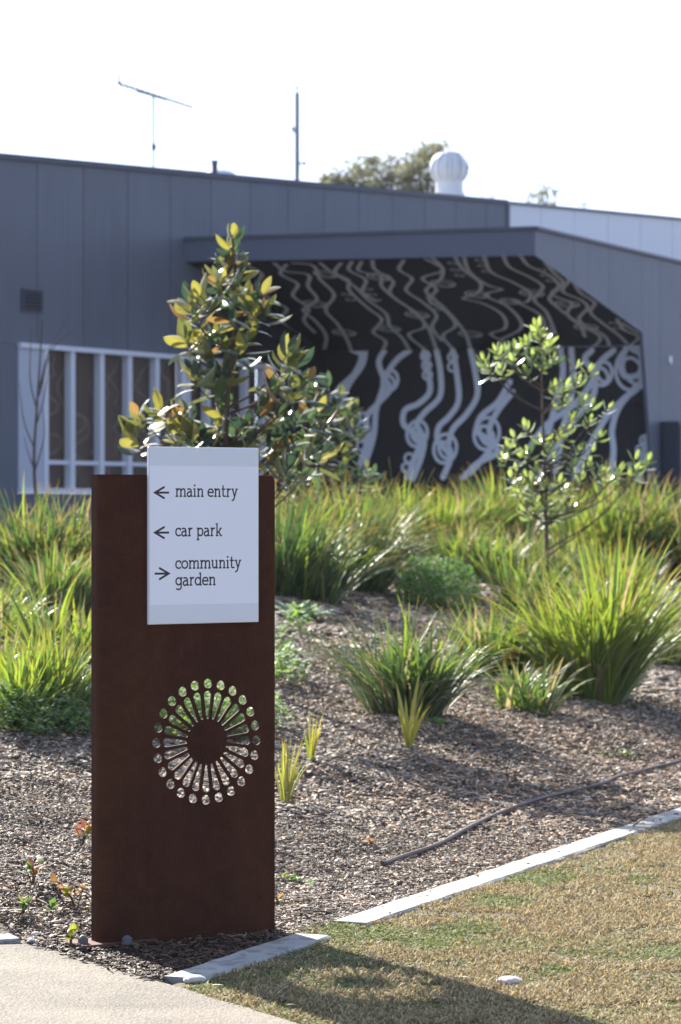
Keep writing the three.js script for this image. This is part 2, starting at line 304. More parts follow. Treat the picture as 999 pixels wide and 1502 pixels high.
{
  // back wall: u metres from BL towards BR, y down from the top edge
  const D = BR.clone().sub(BL).setY(0), W = D.length(); D.normalize();
  const topY = (BL.y + BR.y) / 2, H = topY - 0.7, s = 300;
  const uw = (px, py) => { const k = (px - CX) / F, t = (BL.x + k * BL.z) / (-k * D.z - D.x), d = -(BL.z + D.z * t); return [t, topY - (EYE + (CY - py) * d / F)]; };  // plane of the wall read at measured points
  const T = muralTexture(W, H, s, (x) => {
    const col = '#eef0f5', m = (l) => l.map(([a, b]) => uw(a, b).map((q) => q * s)), w = s * 0.102;
    const lines = [
      [[515, 512], [530, 520], [522, 545], [500, 568], [478, 596]], [[536, 512], [532, 534], [514, 560], [500, 590], [490, 620]],
      [[565, 512], [556, 530], [562, 552], [572, 570], [556, 590], [538, 612], [540, 640], [528, 682]], [[600, 514], [582, 528], [568, 548], [560, 575], [552, 600], [548, 640], [536, 680]],
      [[622, 512], [628, 545], [630, 575], [614, 592], [594, 602], [592, 622], [608, 636], [616, 650], [608, 672], [598, 700]], [[640, 512], [646, 545], [645, 582], [622, 606], [612, 622], [622, 644], [618, 670], [606, 702]],
      [[664, 512], [670, 548], [672, 590], [658, 612], [644, 626], [642, 645], [660, 670], [650, 700]], [[690, 512], [697, 545], [700, 580], [684, 608], [664, 630], [658, 650]],
      [[748, 560], [730, 590], [705, 612], [700, 632], [718, 646], [730, 662], [700, 680], [680, 700]], [[752, 575], [728, 606], [718, 630], [722, 652], [690, 694]],
      [[868, 514], [858, 526], [870, 545], [872, 575], [856, 600], [820, 650], [790, 700]], [[900, 514], [880, 532], [868, 560], [848, 588], [800, 625], [775, 660]],
      [[822, 512], [826, 545], [818, 580], [808, 620], [800, 650]], [[838, 512], [840, 545], [838, 580], [826, 630], [815, 690]],
      [[918, 512], [910, 535], [918, 552], [938, 548], [940, 520], [928, 512]], [[944, 522], [938, 565], [915, 585], [890, 612], [862, 660], [842, 700]], [[934, 566], [908, 598], [898, 630], [900, 660], [896, 700]],
      [[962, 622], [950, 640], [944, 664], [938, 700]], [[960, 640], [956, 664], [954, 700]],
    ];
    lines.forEach((l) => spline(x, m(l), w, col));
    [[572, 558, 7], [612, 636, 9], [653, 658, 10], [714, 636, 11], [929, 540, 15], [884, 548, 8]].forEach(([a, b, r]) => { const [u, v] = m([[a, b]])[0]; knot(x, u, v, r * s * 0.0155, w * 0.75, col); });
    [[[534, 612], [531, 626], [529, 640], [530, 654]], [[624, 522], [626, 536], [627, 550], [600, 672], [596, 686]], [[664, 524], [664, 538]], [[946, 646], [940, 660]]].forEach((b) => beads(x, m(b), s * 0.075, w * 0.45, col));
  }, '#150e0f');
  const lo = topY - H, Tm = std(0xffffff, 0.55, { map: T, side: THREE.DoubleSide });
  const q = (t, y) => BL.clone().addScaledVector(D, t).setY(y);
  mesh('mural_wall', poly([q(0, lo), q(W, lo), q(W, topY), q(0, topY)], [[0, 0], [1, 0], [1, 1], [0, 1]]), Tm, bld);
}
{
  // sloping soffit: bilinear between its four corners; u across, v from the front edge to the back
  const W = 5.3, H = 5.4, s = 260;
  const pt = (u, v) => FLb.clone().lerp(FRb, u).lerp(BL.clone().lerp(BR, u), v);
  const inv = (px, py) => {   // which point of the soffit stands at a measured place
    let u = 0.5, v = 0.5; const f = (a, b) => { const q = pt(a, b); return [CX + q.x * F / -q.z, CY - (q.y - EYE) * F / -q.z]; };
    for (let i = 0; i < 20; i++) { const a = f(u, v), du = f(u + 1e-3, v), dv = f(u, v + 1e-3), e = [(du[0] - a[0]) / 1e-3, (du[1] - a[1]) / 1e-3, (dv[0] - a[0]) / 1e-3, (dv[1] - a[1]) / 1e-3], det = e[0] * e[3] - e[2] * e[1], rx = px - a[0], ry = py - a[1]; u += (rx * e[3] - ry * e[2]) / det; v += (ry * e[0] - rx * e[1]) / det; }
    return [u * W * s, v * H * s];
  };
  const T = muralTexture(W, H, s, (x) => {
    const col = '#f6f0e2', w = s * 0.064, m = (l) => l.map(([a, b]) => inv(a, b));
    const lines = [
      [[276, 392], [284, 404], [300, 412], [318, 430], [330, 446]], [[300, 392], [330, 402], [345, 420]],
      [[402, 386], [420, 398], [450, 402], [452, 420], [465, 440], [445, 455], [462, 470], [478, 492], [476, 512]], [[430, 386], [455, 388], [470, 410], [490, 432], [478, 455], [495, 475], [510, 500], [515, 514]],
      [[470, 386], [485, 398], [510, 410], [512, 425], [540, 452], [560, 468], [548, 488], [565, 500], [562, 514]], [[500, 386], [492, 400], [520, 420], [540, 440], [566, 460], [572, 478], [590, 496], [600, 512]],
      [[530, 384], [528, 398], [556, 404], [560, 420], [582, 440], [612, 460], [622, 480], [600, 490], [622, 512]], [[546, 382], [550, 395], [576, 412], [572, 430], [600, 452], [625, 476], [640, 512]],
      [[625, 380], [650, 396], [620, 408], [640, 424], [630, 440], [655, 458], [668, 478], [650, 492], [664, 512]], [[634, 378], [648, 392], [646, 410], [625, 426], [650, 450], [672, 474], [684, 492], [690, 512]],
      [[668, 378], [680, 396], [705, 416], [700, 430], [680, 438], [705, 444], [735, 460], [740, 482], [720, 490], [758, 508]], [[680, 376], [690, 400], [720, 420], [736, 424], [712, 432], [745, 450], [765, 480], [735, 498]],
      [[710, 376], [722, 400], [752, 414], [778, 430], [768, 444], [752, 440], [790, 460], [800, 480]], [[738, 374], [748, 392], [780, 408], [796, 420], [784, 440], [800, 456], [815, 490]],
      [[800, 386], [814, 402], [826, 414], [810, 432], [838, 444], [832, 460], [846, 474], [880, 494], [868, 512]], [[812, 388], [834, 410], [826, 428], [852, 440], [862, 450], [850, 470], [886, 492], [896, 512]],
      [[905, 468], [916, 484], [936, 494], [926, 506]], [[912, 474], [938, 490], [950, 500]],
      [[390, 440], [400, 470], [415, 480], [440, 500], [455, 512]],
      [[360, 388], [384, 402], [376, 420], [398, 440], [420, 452], [412, 470], [436, 490]], [[592, 382], [586, 396], [604, 408], [596, 426], [618, 442], [640, 462], [634, 480], [648, 500]],
      [[764, 376], [776, 390], [806, 404], [820, 420], [806, 438], [824, 456], [850, 476], [858, 494]], [[840, 412], [852, 430], [872, 444], [866, 458], [884, 474], [908, 492], [920, 504]],
      [[420, 388], [412, 402], [436, 416], [430, 434], [452, 452], [446, 470], [462, 488]], [[516, 384], [512, 396], [536, 410], [532, 428], [552, 442]],
    ];
    lines.forEach((l) => spline(x, m(l), w, col));
    [[478, 402, 6], [462, 446, 6], [556, 406, 6], [612, 462, 6], [650, 416, 6], [700, 432, 6], [780, 430, 6], [832, 446, 6], [748, 442, 5], [860, 480, 6], [690, 490, 6], [570, 482, 6], [505, 488, 6], [795, 482, 6]].forEach(([a, b, r]) => { const [u, v] = inv(a, b); knot(x, u, v, r * s * 0.022, w * 0.8, col); });
    [[[664, 386], [668, 396], [674, 404]], [[704, 382], [708, 390], [714, 398]], [[794, 396], [800, 404], [808, 412]], [[900, 474], [906, 482]], [[632, 436], [636, 446], [642, 454]], [[540, 424], [546, 432], [552, 440]], [[508, 432], [514, 440]], [[400, 484], [410, 492], [420, 498]]].forEach((b) => beads(x, m(b), s * 0.06, w * 0.5, col));
  }, '#1b1518');
  const n = 8, us = [...Array(n + 1).keys()].map((i) => i / n);
  const g = sheet(us, us, (u, v) => pt(u, v)), uv = g.attributes.uv; let k = 0;
  for (const v of us) for (const u of us) uv.setXY(k++, u, 1 - v);
  mesh('mural_soffit', g, phys(0xffffff, 0.55, { map: T, side: THREE.DoubleSide }), bld);
  // porch roof deck above the soffit, so no sky comes through
  const deck = sheet(us, us, (u, v) => pt(u, v).setY(lerp(FLb.y, FLt.y, 0.7))); mesh('porch_roof', deck, darkTrim, bld);
  const hid = poly([FLb.clone(), BL.clone(), BL.clone().setY(0.7), FLb.clone().setY(0.7)]);
}
{ // left wall of the porch, with its windows, and floor
  const O = FLb.clone().setY(0), D = BL.clone().sub(FLb).setY(0), L = D.length(); D.normalize(); const E = O.clone().add(D);
  const dk = std(C(0.02, 0.017, 0.022), 0.6);
  mesh('porch_side_wall', slab(O, E, [[0, HEAD + 0.08], [2.85, HEAD + 0.08], [2.85, 0.7], [L, 0.7], [L, BL.y], [0, FLb.y]], 0.1, 0), dk, bld);
  windowStrip(O, D, [0.12, 0.8, 1.48, 2.15, 2.79], SILL, HEAD);
  mesh('porch_side_wall', slab(O, E, rect(0, 2.85, 0.7, SILL - 0.075), 0.1, 0), dk, bld);
  mesh('porch_floor', poly([FLb.clone().setY(1.26), FRb.clone().setY(1.26), BR.clone().setY(1.26), BL.clone().setY(1.26)]), std(C(0.6, 0.57, 0.53), 0.9, { side: THREE.DoubleSide }), bld);
}
{ // front fascia, right wing wall with its diagonal cut, cappings
  const O = V(FLt.x, 0, FLt.z), E0 = V(FRt.x, 0, FRt.z), L = O.distanceTo(E0), D = E0.clone().sub(O).normalize(), E = O.clone().add(D);
  mesh('fascia', slab(O, E, [[-0.1, FLb.y], [L, FRb.y], [L, FRt.y], [-0.1, FLt.y]], 0.08, 0.01), fasciaMat, bld);
  mesh('fascia_cap', slab(O, E, [[-0.12, FLt.y], [L + 0.02, FRt.y], [L + 0.02, FRt.y + 0.05], [-0.12, FLt.y + 0.05]], 0.5, 0.04), darkTrim, bld);
  const R0 = E0, R1 = V(RF.x, 0, RF.z), RD = R1.clone().sub(R0), RL = RD.length(); RD.normalize(); const RE = R0.clone().add(RD);
  const uc = V(BR.x, 0, BR.z).distanceTo(R0), top = (u) => lerp(FRt.y, EYE + (CY - 405) * 49.9 / F, u / RL);
  const ex = RL + 8, split = [0.015, 1.55, 3.05, 4.55, uc + 0.02, uc + 1.5, uc + 3, ex];
  const diag = (u) => lerp(FRb.y, BR.y, u / uc);
  for (let i = 0; i < split.length - 1; i++) {
    const a = split[i], b = split[i + 1] - 0.008, lo = (u) => (u < uc ? diag(u) : BASE - 0.4);
    mesh('wing_panel', slab(R0, RE, [[a, lo(a)], [b, b < uc ? diag(b) : BASE - 0.4], [b, top(b)], [a, top(a)]], 0.06), cladA[i % 2 ? 1 : 3], bld);
  }
  mesh('wing_cap', slab(R0, RE, [[0, top(0)], [ex, top(ex)], [ex, top(ex) + 0.05], [0, top(0) + 0.05]], 0.4, 0.04), darkTrim, bld);
  const l = new THREE.CylinderGeometry(0.07, 0.08, 0.06, 20); l.rotateX(Math.PI / 2); const lq = P(982, 528, 46.95);
  const lm = mesh('wall_light', l, whiteFrame, bld); lm.position.copy(lq); lm.rotation.y = Math.atan2(-RD.z, RD.x) * 1; 
  const cb = thing('utility_cabinet', 'tall dark steel cabinet against the grey wall right of the mural', 'cabinet');
  const u0 = uc + 0.05, u1 = uc + 1.25;
  mesh('cabinet_body', slab(R0, RE, rect(u0, u1, 1.0, 2.98), 0.3, 0.32), std(C(0.035, 0.04, 0.06), 0.5), cb);
  mesh('cabinet_door', slab(R0, RE, rect(u0 + 0.05, u1 - 0.05, 1.1, 2.93), 0.015, 0.337), std(C(0.04, 0.046, 0.068), 0.45), cb);
  mesh('cabinet_plinth', slab(R0, RE, rect(u0 - 0.02, u1 + 0.02, 0.8, 1.0), 0.33, 0.345), darkTrim, cb);
}
{ // white metal-clad hall behind
  const h = thing('white_hall', 'hall clad in bright white metal sheets behind the grey parapet on the right', 'building');
  const O = P(743, 299, 51.7), E0 = P(1040, 327, 54.5), D = E0.clone().sub(O).setY(0).normalize(), O0 = O.clone().setY(0), E = O0.clone().add(D), L = Math.hypot(E0.x - O.x, E0.z - O.z);
  const m = std(C(0.86, 0.87, 0.88), 0.4), yT = (u) => lerp(O.y, E0.y, u / L);
  for (let u = 0; u < 9; u += 0.8) mesh('wall_sheet', slab(O0, E, [[u, 1], [u + 0.79, 1], [u + 0.79, yT(u + 0.79)], [u, yT(u)]], 0.05), m, h);
  mesh('wall_core', slab(O0, E, [[0, 1], [9, 1], [9, yT(9) - 0.02], [0, yT(0) - 0.02]], 4, -0.06), m, h);
  mesh('roof_cap', slab(O0, E, [[-0.02, yT(0)], [9, yT(9)], [9, yT(9) + 0.05], [-0.02, yT(0) + 0.05]], 4.1, 0.04), std(C(0.2, 0.22, 0.26), 0.5), h);
}
// ------------------------------------------------------------------ on the roof and behind
const galv = std(C(0.6, 0.62, 0.65), 0.35, { metalness: 0.6 }), darkMetal = std(C(0.05, 0.055, 0.07), 0.5);
const cyl = (a, b, r, r2 = r) => { const d = b.clone().sub(a), g = new THREE.CylinderGeometry(r2, r, d.length(), 10); g.translate(0, d.length() / 2, 0); g.applyQuaternion(new THREE.Quaternion().setFromUnitVectors(UP, d.clone().normalize())); g.translate(a.x, a.y, a.z); return g; };
{
  const d = 48, s = d / F, base = P(225, 262, d); base.y = 6.2;
  const t = thing('television_antenna', 'thin television antenna on a mast above the left roof', 'antenna', base);
  const L = (px, py, z = 0) => P(px, py, d).sub(base).add(V(0, 0, z));
  mesh('mast', cyl(V(0, 0, 0), L(225, 138), 0.022), galv, t);
  mesh('amplifier_box', new RoundedBoxGeometry(0.07, 0.1, 0.06, 2, 0.01).translate(L(226, 216).x, L(226, 216).y, 0.03), darkMetal, t);
  mesh('boom', cyl(L(172, 122), L(284, 158), 0.018), darkMetal, t);
  mesh('boom', cyl(L(200, 134, 0.03), L(244, 147, 0.03), 0.012), darkMetal, t);
  for (let i = 0; i < 14; i++) { const q = L(lerp(178, 282, i / 13), lerp(124, 157, i / 13)), len = lerp(0.42, 0.16, i / 13); mesh('element', cyl(q.clone().add(V(-0.02, 0.02, -len)), q.clone().add(V(0.02, -0.02, len)), 0.011), darkMetal, t); }
  for (const k of [-1, 1]) mesh('reflector', cyl(L(173, 122 - 7 * k, -0.2), L(176, 122 + 10 * k, 0.2), 0.014), darkMetal, t);
}
{
  const d = 49, b = P(315, 258, d); b.y = 6.35; const top = P(315, 238, d).y - b.y;
  const t = thing('flue_pipe', 'short black flue pipe on the roof beside the pale skylight dome', 'flue', b);
  mesh('pipe', cyl(V(0, 0, 0), V(0, top, 0), 0.05), darkMetal, t); mesh('cap', cyl(V(0, top - 0.02, 0), V(0, top + 0.03, 0), 0.062), darkMetal, t);
  const d2 = 51, c = P(322, 262, d2), ty = P(322, 248, d2).y;
  const k = thing('skylight_dome', 'pale low skylight dome behind the black flue pipe', 'skylight', V(c.x, 6.4, c.z));
  const g = new THREE.SphereGeometry(0.36, 24, 10, 0, Math.PI * 2, 0, Math.PI / 2); g.scale(1, 0.62, 1); g.translate(0, ty - 6.4 - 0.22, 0);
  mesh('dome', g, std(C(0.62, 0.65, 0.72), 0.35), k); mesh('kerb_ring', cyl(V(0, 0, 0), V(0, ty - 6.4 - 0.22, 0), 0.38), galv, k);
}
{
  const d = 53, b = P(659, 290, d), by = 6.5; const t = thing('roof_turbine_vent', 'white ball-shaped turbine vent on the roof in front of trees', 'roof vent', V(b.x, by, b.z));
  const y = (py) => P(0, py, d).y - by, R = 0.36, cy = (y(221) + y(275)) / 2, hh = (y(221) - y(275)) / 2;
  const white = std(C(0.74, 0.74, 0.74), 0.6);
  mesh('neck', cyl(V(0, 0, 0), V(0, y(262), 0), 0.265), white, t);
  mesh('flashing', cyl(V(0, 0, 0), V(0, y(283), 0), 0.36, 0.30), white, t);
  for (let i = 0; i < 26; i++) { // curved vanes round the ball
    const g = new THREE.SphereGeometry(R, 5, 12, i / 26 * Math.PI * 2, 0.21, 0.25, Math.PI - 0.62); g.scale(1, hh / R, 1); g.translate(0, cy, 0);
    const v = mesh('vane', g, white, t); v.scale.set(1 + 0.045 * (i % 2), 1 + 0.004 * (i % 2), 1 + 0.045 * (i % 2));
  }
  mesh('cap', new THREE.SphereGeometry(R * 0.5, 20, 8, 0, Math.PI * 2, 0, 0.6).scale(1, 0.7, 1).translate(0, cy + hh - R * 0.5 * 0.7 + 0.005, 0), white, t);
  mesh('core', new THREE.SphereGeometry(R * 0.94, 20, 12).scale(1, hh / R, 1).translate(0, cy, 0), std(C(0.4, 0.4, 0.42), 0.5), t);
}
{
  const d = 90, b = P(436, 751, d); b.y = 1.1; const t = thing('power_pole', 'slim grey power pole with small brackets beyond the roof', 'pole', b);
  const L = (px, py) => P(px, py, d).sub(b);
  mesh('pole_shaft', cyl(V(0, 0, 0), L(436, 136), 0.11, 0.07), std(C(0.16, 0.17, 0.19), 0.6), t);
  mesh('top_pin', cyl(L(436, 136), L(436, 127), 0.02), darkMetal, t);
  mesh('insulator', new THREE.SphereGeometry(0.05, 10, 8).translate(L(436, 128).x, L(436, 128).y, 0), darkMetal, t);
  mesh('bracket', cyl(L(436, 196), L(428, 190), 0.035), darkMetal, t); mesh('bracket', cyl(L(436, 240), L(448, 240), 0.03), darkMetal, t);
  mesh('insulator', cyl(L(430, 190), L(430, 186), 0.045), darkMetal, t); mesh('insulator', cyl(L(447, 242), L(447, 237), 0.045), darkMetal, t);
}
// leaf shapes: length 1 along +y from the stalk, folded along the midrib and curled
function leafGeo(w, fold, curl, pal, seg = 6, pointy = 0.5) {
  const p = [], c = [], idx = [];
  for (let i = 0; i <= seg; i++) {
    const s = i / seg, half = 0.5 * w * Math.pow(Math.sin(Math.PI * Math.pow(s, lerp(1, 0.8, pointy))), 0.8) + 0.004, a = curl * s;
    const y = Math.abs(curl) < 1e-3 ? s : Math.sin(a) / curl, z = Math.abs(curl) < 1e-3 ? 0 : (1 - Math.cos(a)) / curl;
    const col = pal(s);
    for (const k of [-1, 0, 1]) { p.push(half * k, y, z + Math.abs(k) * half * fold); const e = k ? 1 : 1.25; c.push(col[0] * e, col[1] * e, col[2] * e); }
  }
  for (let i = 0; i < seg; i++) for (let k = 0; k < 2; k++) { const a = i * 3 + k; idx.push(a, a + 1, a + 3, a + 1, a + 4, a + 3); }
  const g = new THREE.BufferGeometry(); g.setAttribute('position', new THREE.Float32BufferAttribute(p, 3)); g.setAttribute('color', new THREE.Float32BufferAttribute(c, 3)); g.setIndex(idx); g.computeVertexNormals();
  return g;
}
const flat = (r, g, b) => () => [r, g, b];
const barkMat = std(C(0.16, 0.12, 0.09), 0.9, { bumpMap: soil.bumpMap, bumpScale: 0.01 }), greyBark = std(C(0.2, 0.18, 0.16), 0.9);
const randQ = () => qYX(rr(0, 6.283), rr(0, 3.14), rr(0, 6.283));
// gum trees far behind the roof
function gumTree(label, base, clumps, n, size) {
  const t = thing('gum_tree', label, 'tree', base);
  const loc = clumps.map(([px, py, r, d]) => [P(px, py, d).sub(base), r * d / F]);
  const hi = loc.reduce((a, b) => (b[0].y > a[0].y ? b : a))[0], mid = V(hi.x * 0.3, hi.y * 0.55, 0);
  mesh('trunk', limb([V(0, 0, 0), V(hi.x * 0.1, hi.y * 0.25, 0.2), mid], 0.3, 0.17), greyBark, t);
  loc.forEach(([c]) => mesh('limb', limb([mid, mid.clone().lerp(c, 0.5).add(V(0, -0.4, 0)), c], 0.12, 0.03, 8, 5), greyBark, t));
  const hp = new Heap(), lf = leafGeo(0.3, 0.1, 0.4, flat(0.2, 0.215, 0.12), 2);
  loc.forEach(([c, r]) => { for (let i = 0; i < n * r * r; i++) { const q = V(rr(-1, 1), rr(-1, 1), rr(-1, 1)); if (q.length() > 1) continue; const k = rr(0.7, 1.4); hp.add(lf, M4(c.clone().add(q.multiplyScalar(r * (0.75 + 0.4 * vnoise(q.x * 4 + 7, q.y * 4, 3)))), randQ(), size * rr(0.7, 1.3)), [k * rr(0.9, 1.3), k, k * 0.9]); } });
  const cr = mesh('crown', hp.geo(), leafMat({ transmission: 0.35 }), t); cr.userData.kind = 'stuff';
}
reseed(31);
{
  const b = P(585, 751, 110).setY(1.1);
  gumTree('large pale gum tree rising behind the white turbine vent', b, [[476, 270, 13, 110], [488, 262, 14, 110], [488, 272, 17, 110], [505, 262, 16, 110], [528, 250, 22, 111], [545, 240, 18, 110], [560, 262, 18, 109], [572, 246, 20, 111], [590, 255, 22, 110], [606, 240, 22, 109], [618, 228, 18, 110], [634, 222, 16, 111], [648, 220, 14, 110], [655, 240, 22, 111], [630, 250, 26, 110], [610, 270, 26, 110], [580, 280, 24, 109], [540, 280, 26, 110], [500, 290, 26, 110], [640, 280, 26, 110], [480, 282, 18, 109], [520, 268, 22, 110], [556, 284, 24, 109], [600, 284, 26, 110]], 1150, 0.3);
  const b2 = P(800, 751, 120).setY(1.1);
  gumTree('small wispy tree top above the white hall roof', b2, [[775, 294, 9, 120], [790, 286, 10, 120], [803, 278, 8, 120], [816, 280, 7, 120], [800, 296, 14, 120], [858, 298, 6, 120]], 700, 0.3);
  const b3 = P(712, 751, 100).setY(1.1), t = thing('bare_tree', 'leafless twigs of a bare tree right of the turbine vent', 'tree', b3), L = (px, py, z = 0) => P(px, py, 100).sub(b3).add(V(0, 0, z));
  mesh('trunk', limb([V(0, 0, 0), L(712, 500), L(714, 330)], 0.14, 0.06), greyBark, t);
  [[702, 244], [724, 258], [731, 246], [716, 262], [722, 285], [706, 262]].forEach(([px, py], i) => mesh('twig', limb([L(714, 330), L(lerp(714, px, 0.6), lerp(330, py, 0.5), rr(-0.3, 0.3)), L(px, py, rr(-0.4, 0.4))], 0.03, 0.008, 8, 5), greyBark, t));
}
// bare shrub before the windows
{
  const b = groundAt(58, 33), t = thing('bare_shrub', 'thin leafless shrub in front of the left windows', 'shrub', b), L = (px, py, z = 0) => P(px, py, 33).sub(b).add(V(0, 0, z));
  mesh('stem', limb([V(0, 0, 0), L(50, 680), L(54, 600), L(58, 540), L(62, 470)], 0.025, 0.008, 14, 6), barkMat, t);
  [[[52, 660], [36, 620], [28, 560]], [[54, 620], [66, 580], [70, 545]], [[56, 570], [72, 510], [102, 458]], [[56, 580], [80, 510], [110, 485]], [[50, 690], [66, 640], [64, 600]], [[54, 600], [44, 560], [46, 480]], [[52, 690], [38, 660], [34, 640]]].forEach((l) => mesh('twig', limb(l.map(([a, c]) => L(a, c, rr(-0.15, 0.15))), 0.010, 0.003, 8, 5), barkMat, t));
}

// ------------------------------------------------------------------ broad-leaved trees
const grad = (a, b) => (s) => b;   // one colour along the whole leaf
const magPal = [grad([0.04, 0.07, 0.02], [0.06, 0.105, 0.035], [0.065, 0.11, 0.035]), grad([0.08, 0.11, 0.02], [0.13, 0.145, 0.035], [0.18, 0.19, 0.025]), grad([0.26, 0.25, 0.025], [0.26, 0.24, 0.04], [0.5, 0.40, 0.03]), grad([0.16, 0.10, 0.025], [0.25, 0.15, 0.045], [0.2, 0.09, 0.02]), grad([0.02, 0.04, 0.018], [0.028, 0.055, 0.028], [0.03, 0.06, 0.03])];
const magMat = leafMat({ transmission: 0.46, clearcoat: 1, clearcoatRoughness: 0.24 });
const magGeo = magPal.map((p) => [leafGeo(0.42, 0.25, 0.5, p, 6, 0), leafGeo(0.37, 0.4, -0.35, p, 6, 0.2), leafGeo(0.44, 0.2, 1.1, p, 6, -0.2), leafGeo(0.4, 0.3, -0.8, p, 6, 0.4)]);
const smallGeo = [grad([0.08, 0.14, 0.02], [0.16, 0.22, 0.07], [0.18, 0.27, 0.03]), grad([0.16, 0.23, 0.02], [0.28, 0.35, 0.08], [0.33, 0.42, 0.03]), grad([0.03, 0.05, 0.02], [0.045, 0.08, 0.03], [0.05, 0.08, 0.03])].map((p) => [leafGeo(0.4, 0.25, 0.4, p, 4), leafGeo(0.36, 0.35, -0.4, p, 4)]);
function leafyTree(o) {
  reseed(o.seed);
  const base = o.base, t = thing(o.name, o.label, 'tree', base, 0), L = (px, py, dz = 0) => P(px, py, o.d + dz).sub(base);
  const trunk = [V(0, 0, 0), ...o.trunk.map(([a, b]) => L(a, b))], tc = new THREE.CatmullRomCurve3(trunk);
  mesh('trunk', limb(trunk, o.r, 0.006, 18, 8), barkMat, t);
  const tp = tc.getPoints(60), rest = new Heap(); let parts = 0, all = [];
  o.whorls.forEach(([px, py, big = 1]) => {
    const c = L(px, py); let q0 = tp.reduce((m, q) => (Math.abs(q.y - (c.y - 0.9 * Math.abs(c.x - q.x) - 0.08)) < Math.abs(m.y - (c.y - 0.55 * Math.abs(c.x - m.x) - 0.08)) ? q : m));
    q0 = tp[Math.round(tp.indexOf(q0) / 5) * 5 + Math.floor(rr(0, 2))] || q0; const side = Math.abs(c.x - q0.x); c.z += rr(-1, 1) * Math.max(0.12, 0.75 * Math.min(side + 0.15, 0.5));
    const mid = q0.clone().lerp(c, 0.55).add(V(rr(-0.04, 0.04), -0.12 * side - 0.01, rr(-0.05, 0.05))), out = c.clone().sub(mid).normalize();
    mesh('branch', limb([q0, mid, c], 0.004 + 0.006 * Math.min(1, side * 2), 0.003, 8, 5), barkMat, t);
    const ax = out.clone().add(V(0, 0.9, 0)).normalize(), qa = new THREE.Quaternion().setFromUnitVectors(UP, ax), n = Math.round(rr(o.n[0], o.n[1]));
    const tone = rnd();
    for (let i = 0; i < n; i++) {
      const f = i / n, tilt = lerp(0.25, 1.65, f) + rr(-0.2, 0.2), az = i * 2.4 + rr(-0.3, 0.3);
      const pos = c.clone().addScaledVector(ax, -f * o.len * 0.9);
      const q = qa.clone().multiply(new THREE.Quaternion().setFromAxisAngle(UP, az)).multiply(new THREE.Quaternion().setFromAxisAngle(V(1, 0, 0), tilt));
      q.multiply(new THREE.Quaternion().setFromAxisAngle(UP, rr(-0.4, 0.4)));
      all.push([pos, q, o.len * big * lerp(0.7, 1.1, Math.sin(f * 2.6)) * rr(0.85, 1.15), o.geo(f, tone, px, py)]);
    }
  });
  all.forEach(([p, q, s, g]) => { if (o.single && parts < 300) { const m = mesh('leaf', g, o.mat, t); m.position.copy(p); m.quaternion.copy(q); m.scale.setScalar(s); parts++; } else rest.add(g, M4(p, q, s)); });
  if (rest.i.length) mesh('foliage', rest.geo(), o.mat, t).userData.kind = 'stuff';
  return t;
}
leafyTree({
  name: 'magnolia_tree', label: 'young magnolia tree with glossy yellow-green leaves directly behind the sign', seed: 3, d: 17.8, base: groundAt(338, 17.8), r: 0.03, len: 0.168, n: [7, 10], single: true, mat: magMat,
  trunk: [[334, 800], [331, 660], [336, 560], [343, 480], [345, 420], [341, 350]],
  whorls: [[341, 345, 0.8], [338, 362, 0.85], [333, 384, 0.9], [352, 392, 0.9], [342, 425], [318, 418, 1.05], [296, 438, 1.1], [278, 445, 1.05], [286, 470], [362, 432], [385, 432, 1.05], [392, 452], [374, 465], [335, 465], [320, 490], [270, 492, 1.05], [290, 500], [302, 528], [283, 545], [312, 556], [330, 540], [366, 500], [350, 515],
    [205, 610, 1.1], [198, 638, 1.1], [225, 612], [238, 600, 1.05], [250, 628], [262, 615], [280, 640], [275, 610], [300, 640], [322, 600], [312, 620], [340, 640], [360, 620], [330, 660], [290, 660], [425, 520, 1.1], [440, 530], [412, 548], [398, 575], [430, 570], [455, 560], [385, 600], [410, 615], [440, 610], [465, 600], [380, 640], [405, 650], [435, 650], [460, 640], [480, 615], [395, 680], [425, 685], [450, 675], [475, 660], [350, 670], [365, 650]],
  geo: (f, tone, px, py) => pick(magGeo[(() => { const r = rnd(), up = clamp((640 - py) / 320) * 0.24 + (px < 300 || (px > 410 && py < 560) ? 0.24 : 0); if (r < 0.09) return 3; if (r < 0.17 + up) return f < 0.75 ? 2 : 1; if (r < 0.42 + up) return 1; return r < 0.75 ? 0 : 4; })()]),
});
leafyTree({
  name: 'magnolia_shrub', label: 'dark leafy shrub behind the right side of the magnolia', seed: 8, d: 27.5, base: groundAt(470, 27.5), r: 0.03, len: 0.18, n: [7, 9], mat: magMat, trunk: [[476, 760], [478, 680], [480, 600], [478, 565]],
  whorls: [[478, 562], [500, 580], [518, 600], [460, 570], [440, 560], [505, 620], [522, 640], [485, 600], [490, 640], [465, 620], [512, 665], [535, 690], [545, 698], [525, 700], [500, 690], [480, 670], [455, 650], [470, 700], [495, 715], [445, 690], [430, 670], [440, 720], [460, 730], [515, 720], [425, 700], [490, 655], [505, 600], [460, 600], [520, 625], [475, 640]],
  geo: () => pick(magGeo[pick([0, 0, 4, 4, 1, 1])]),
});
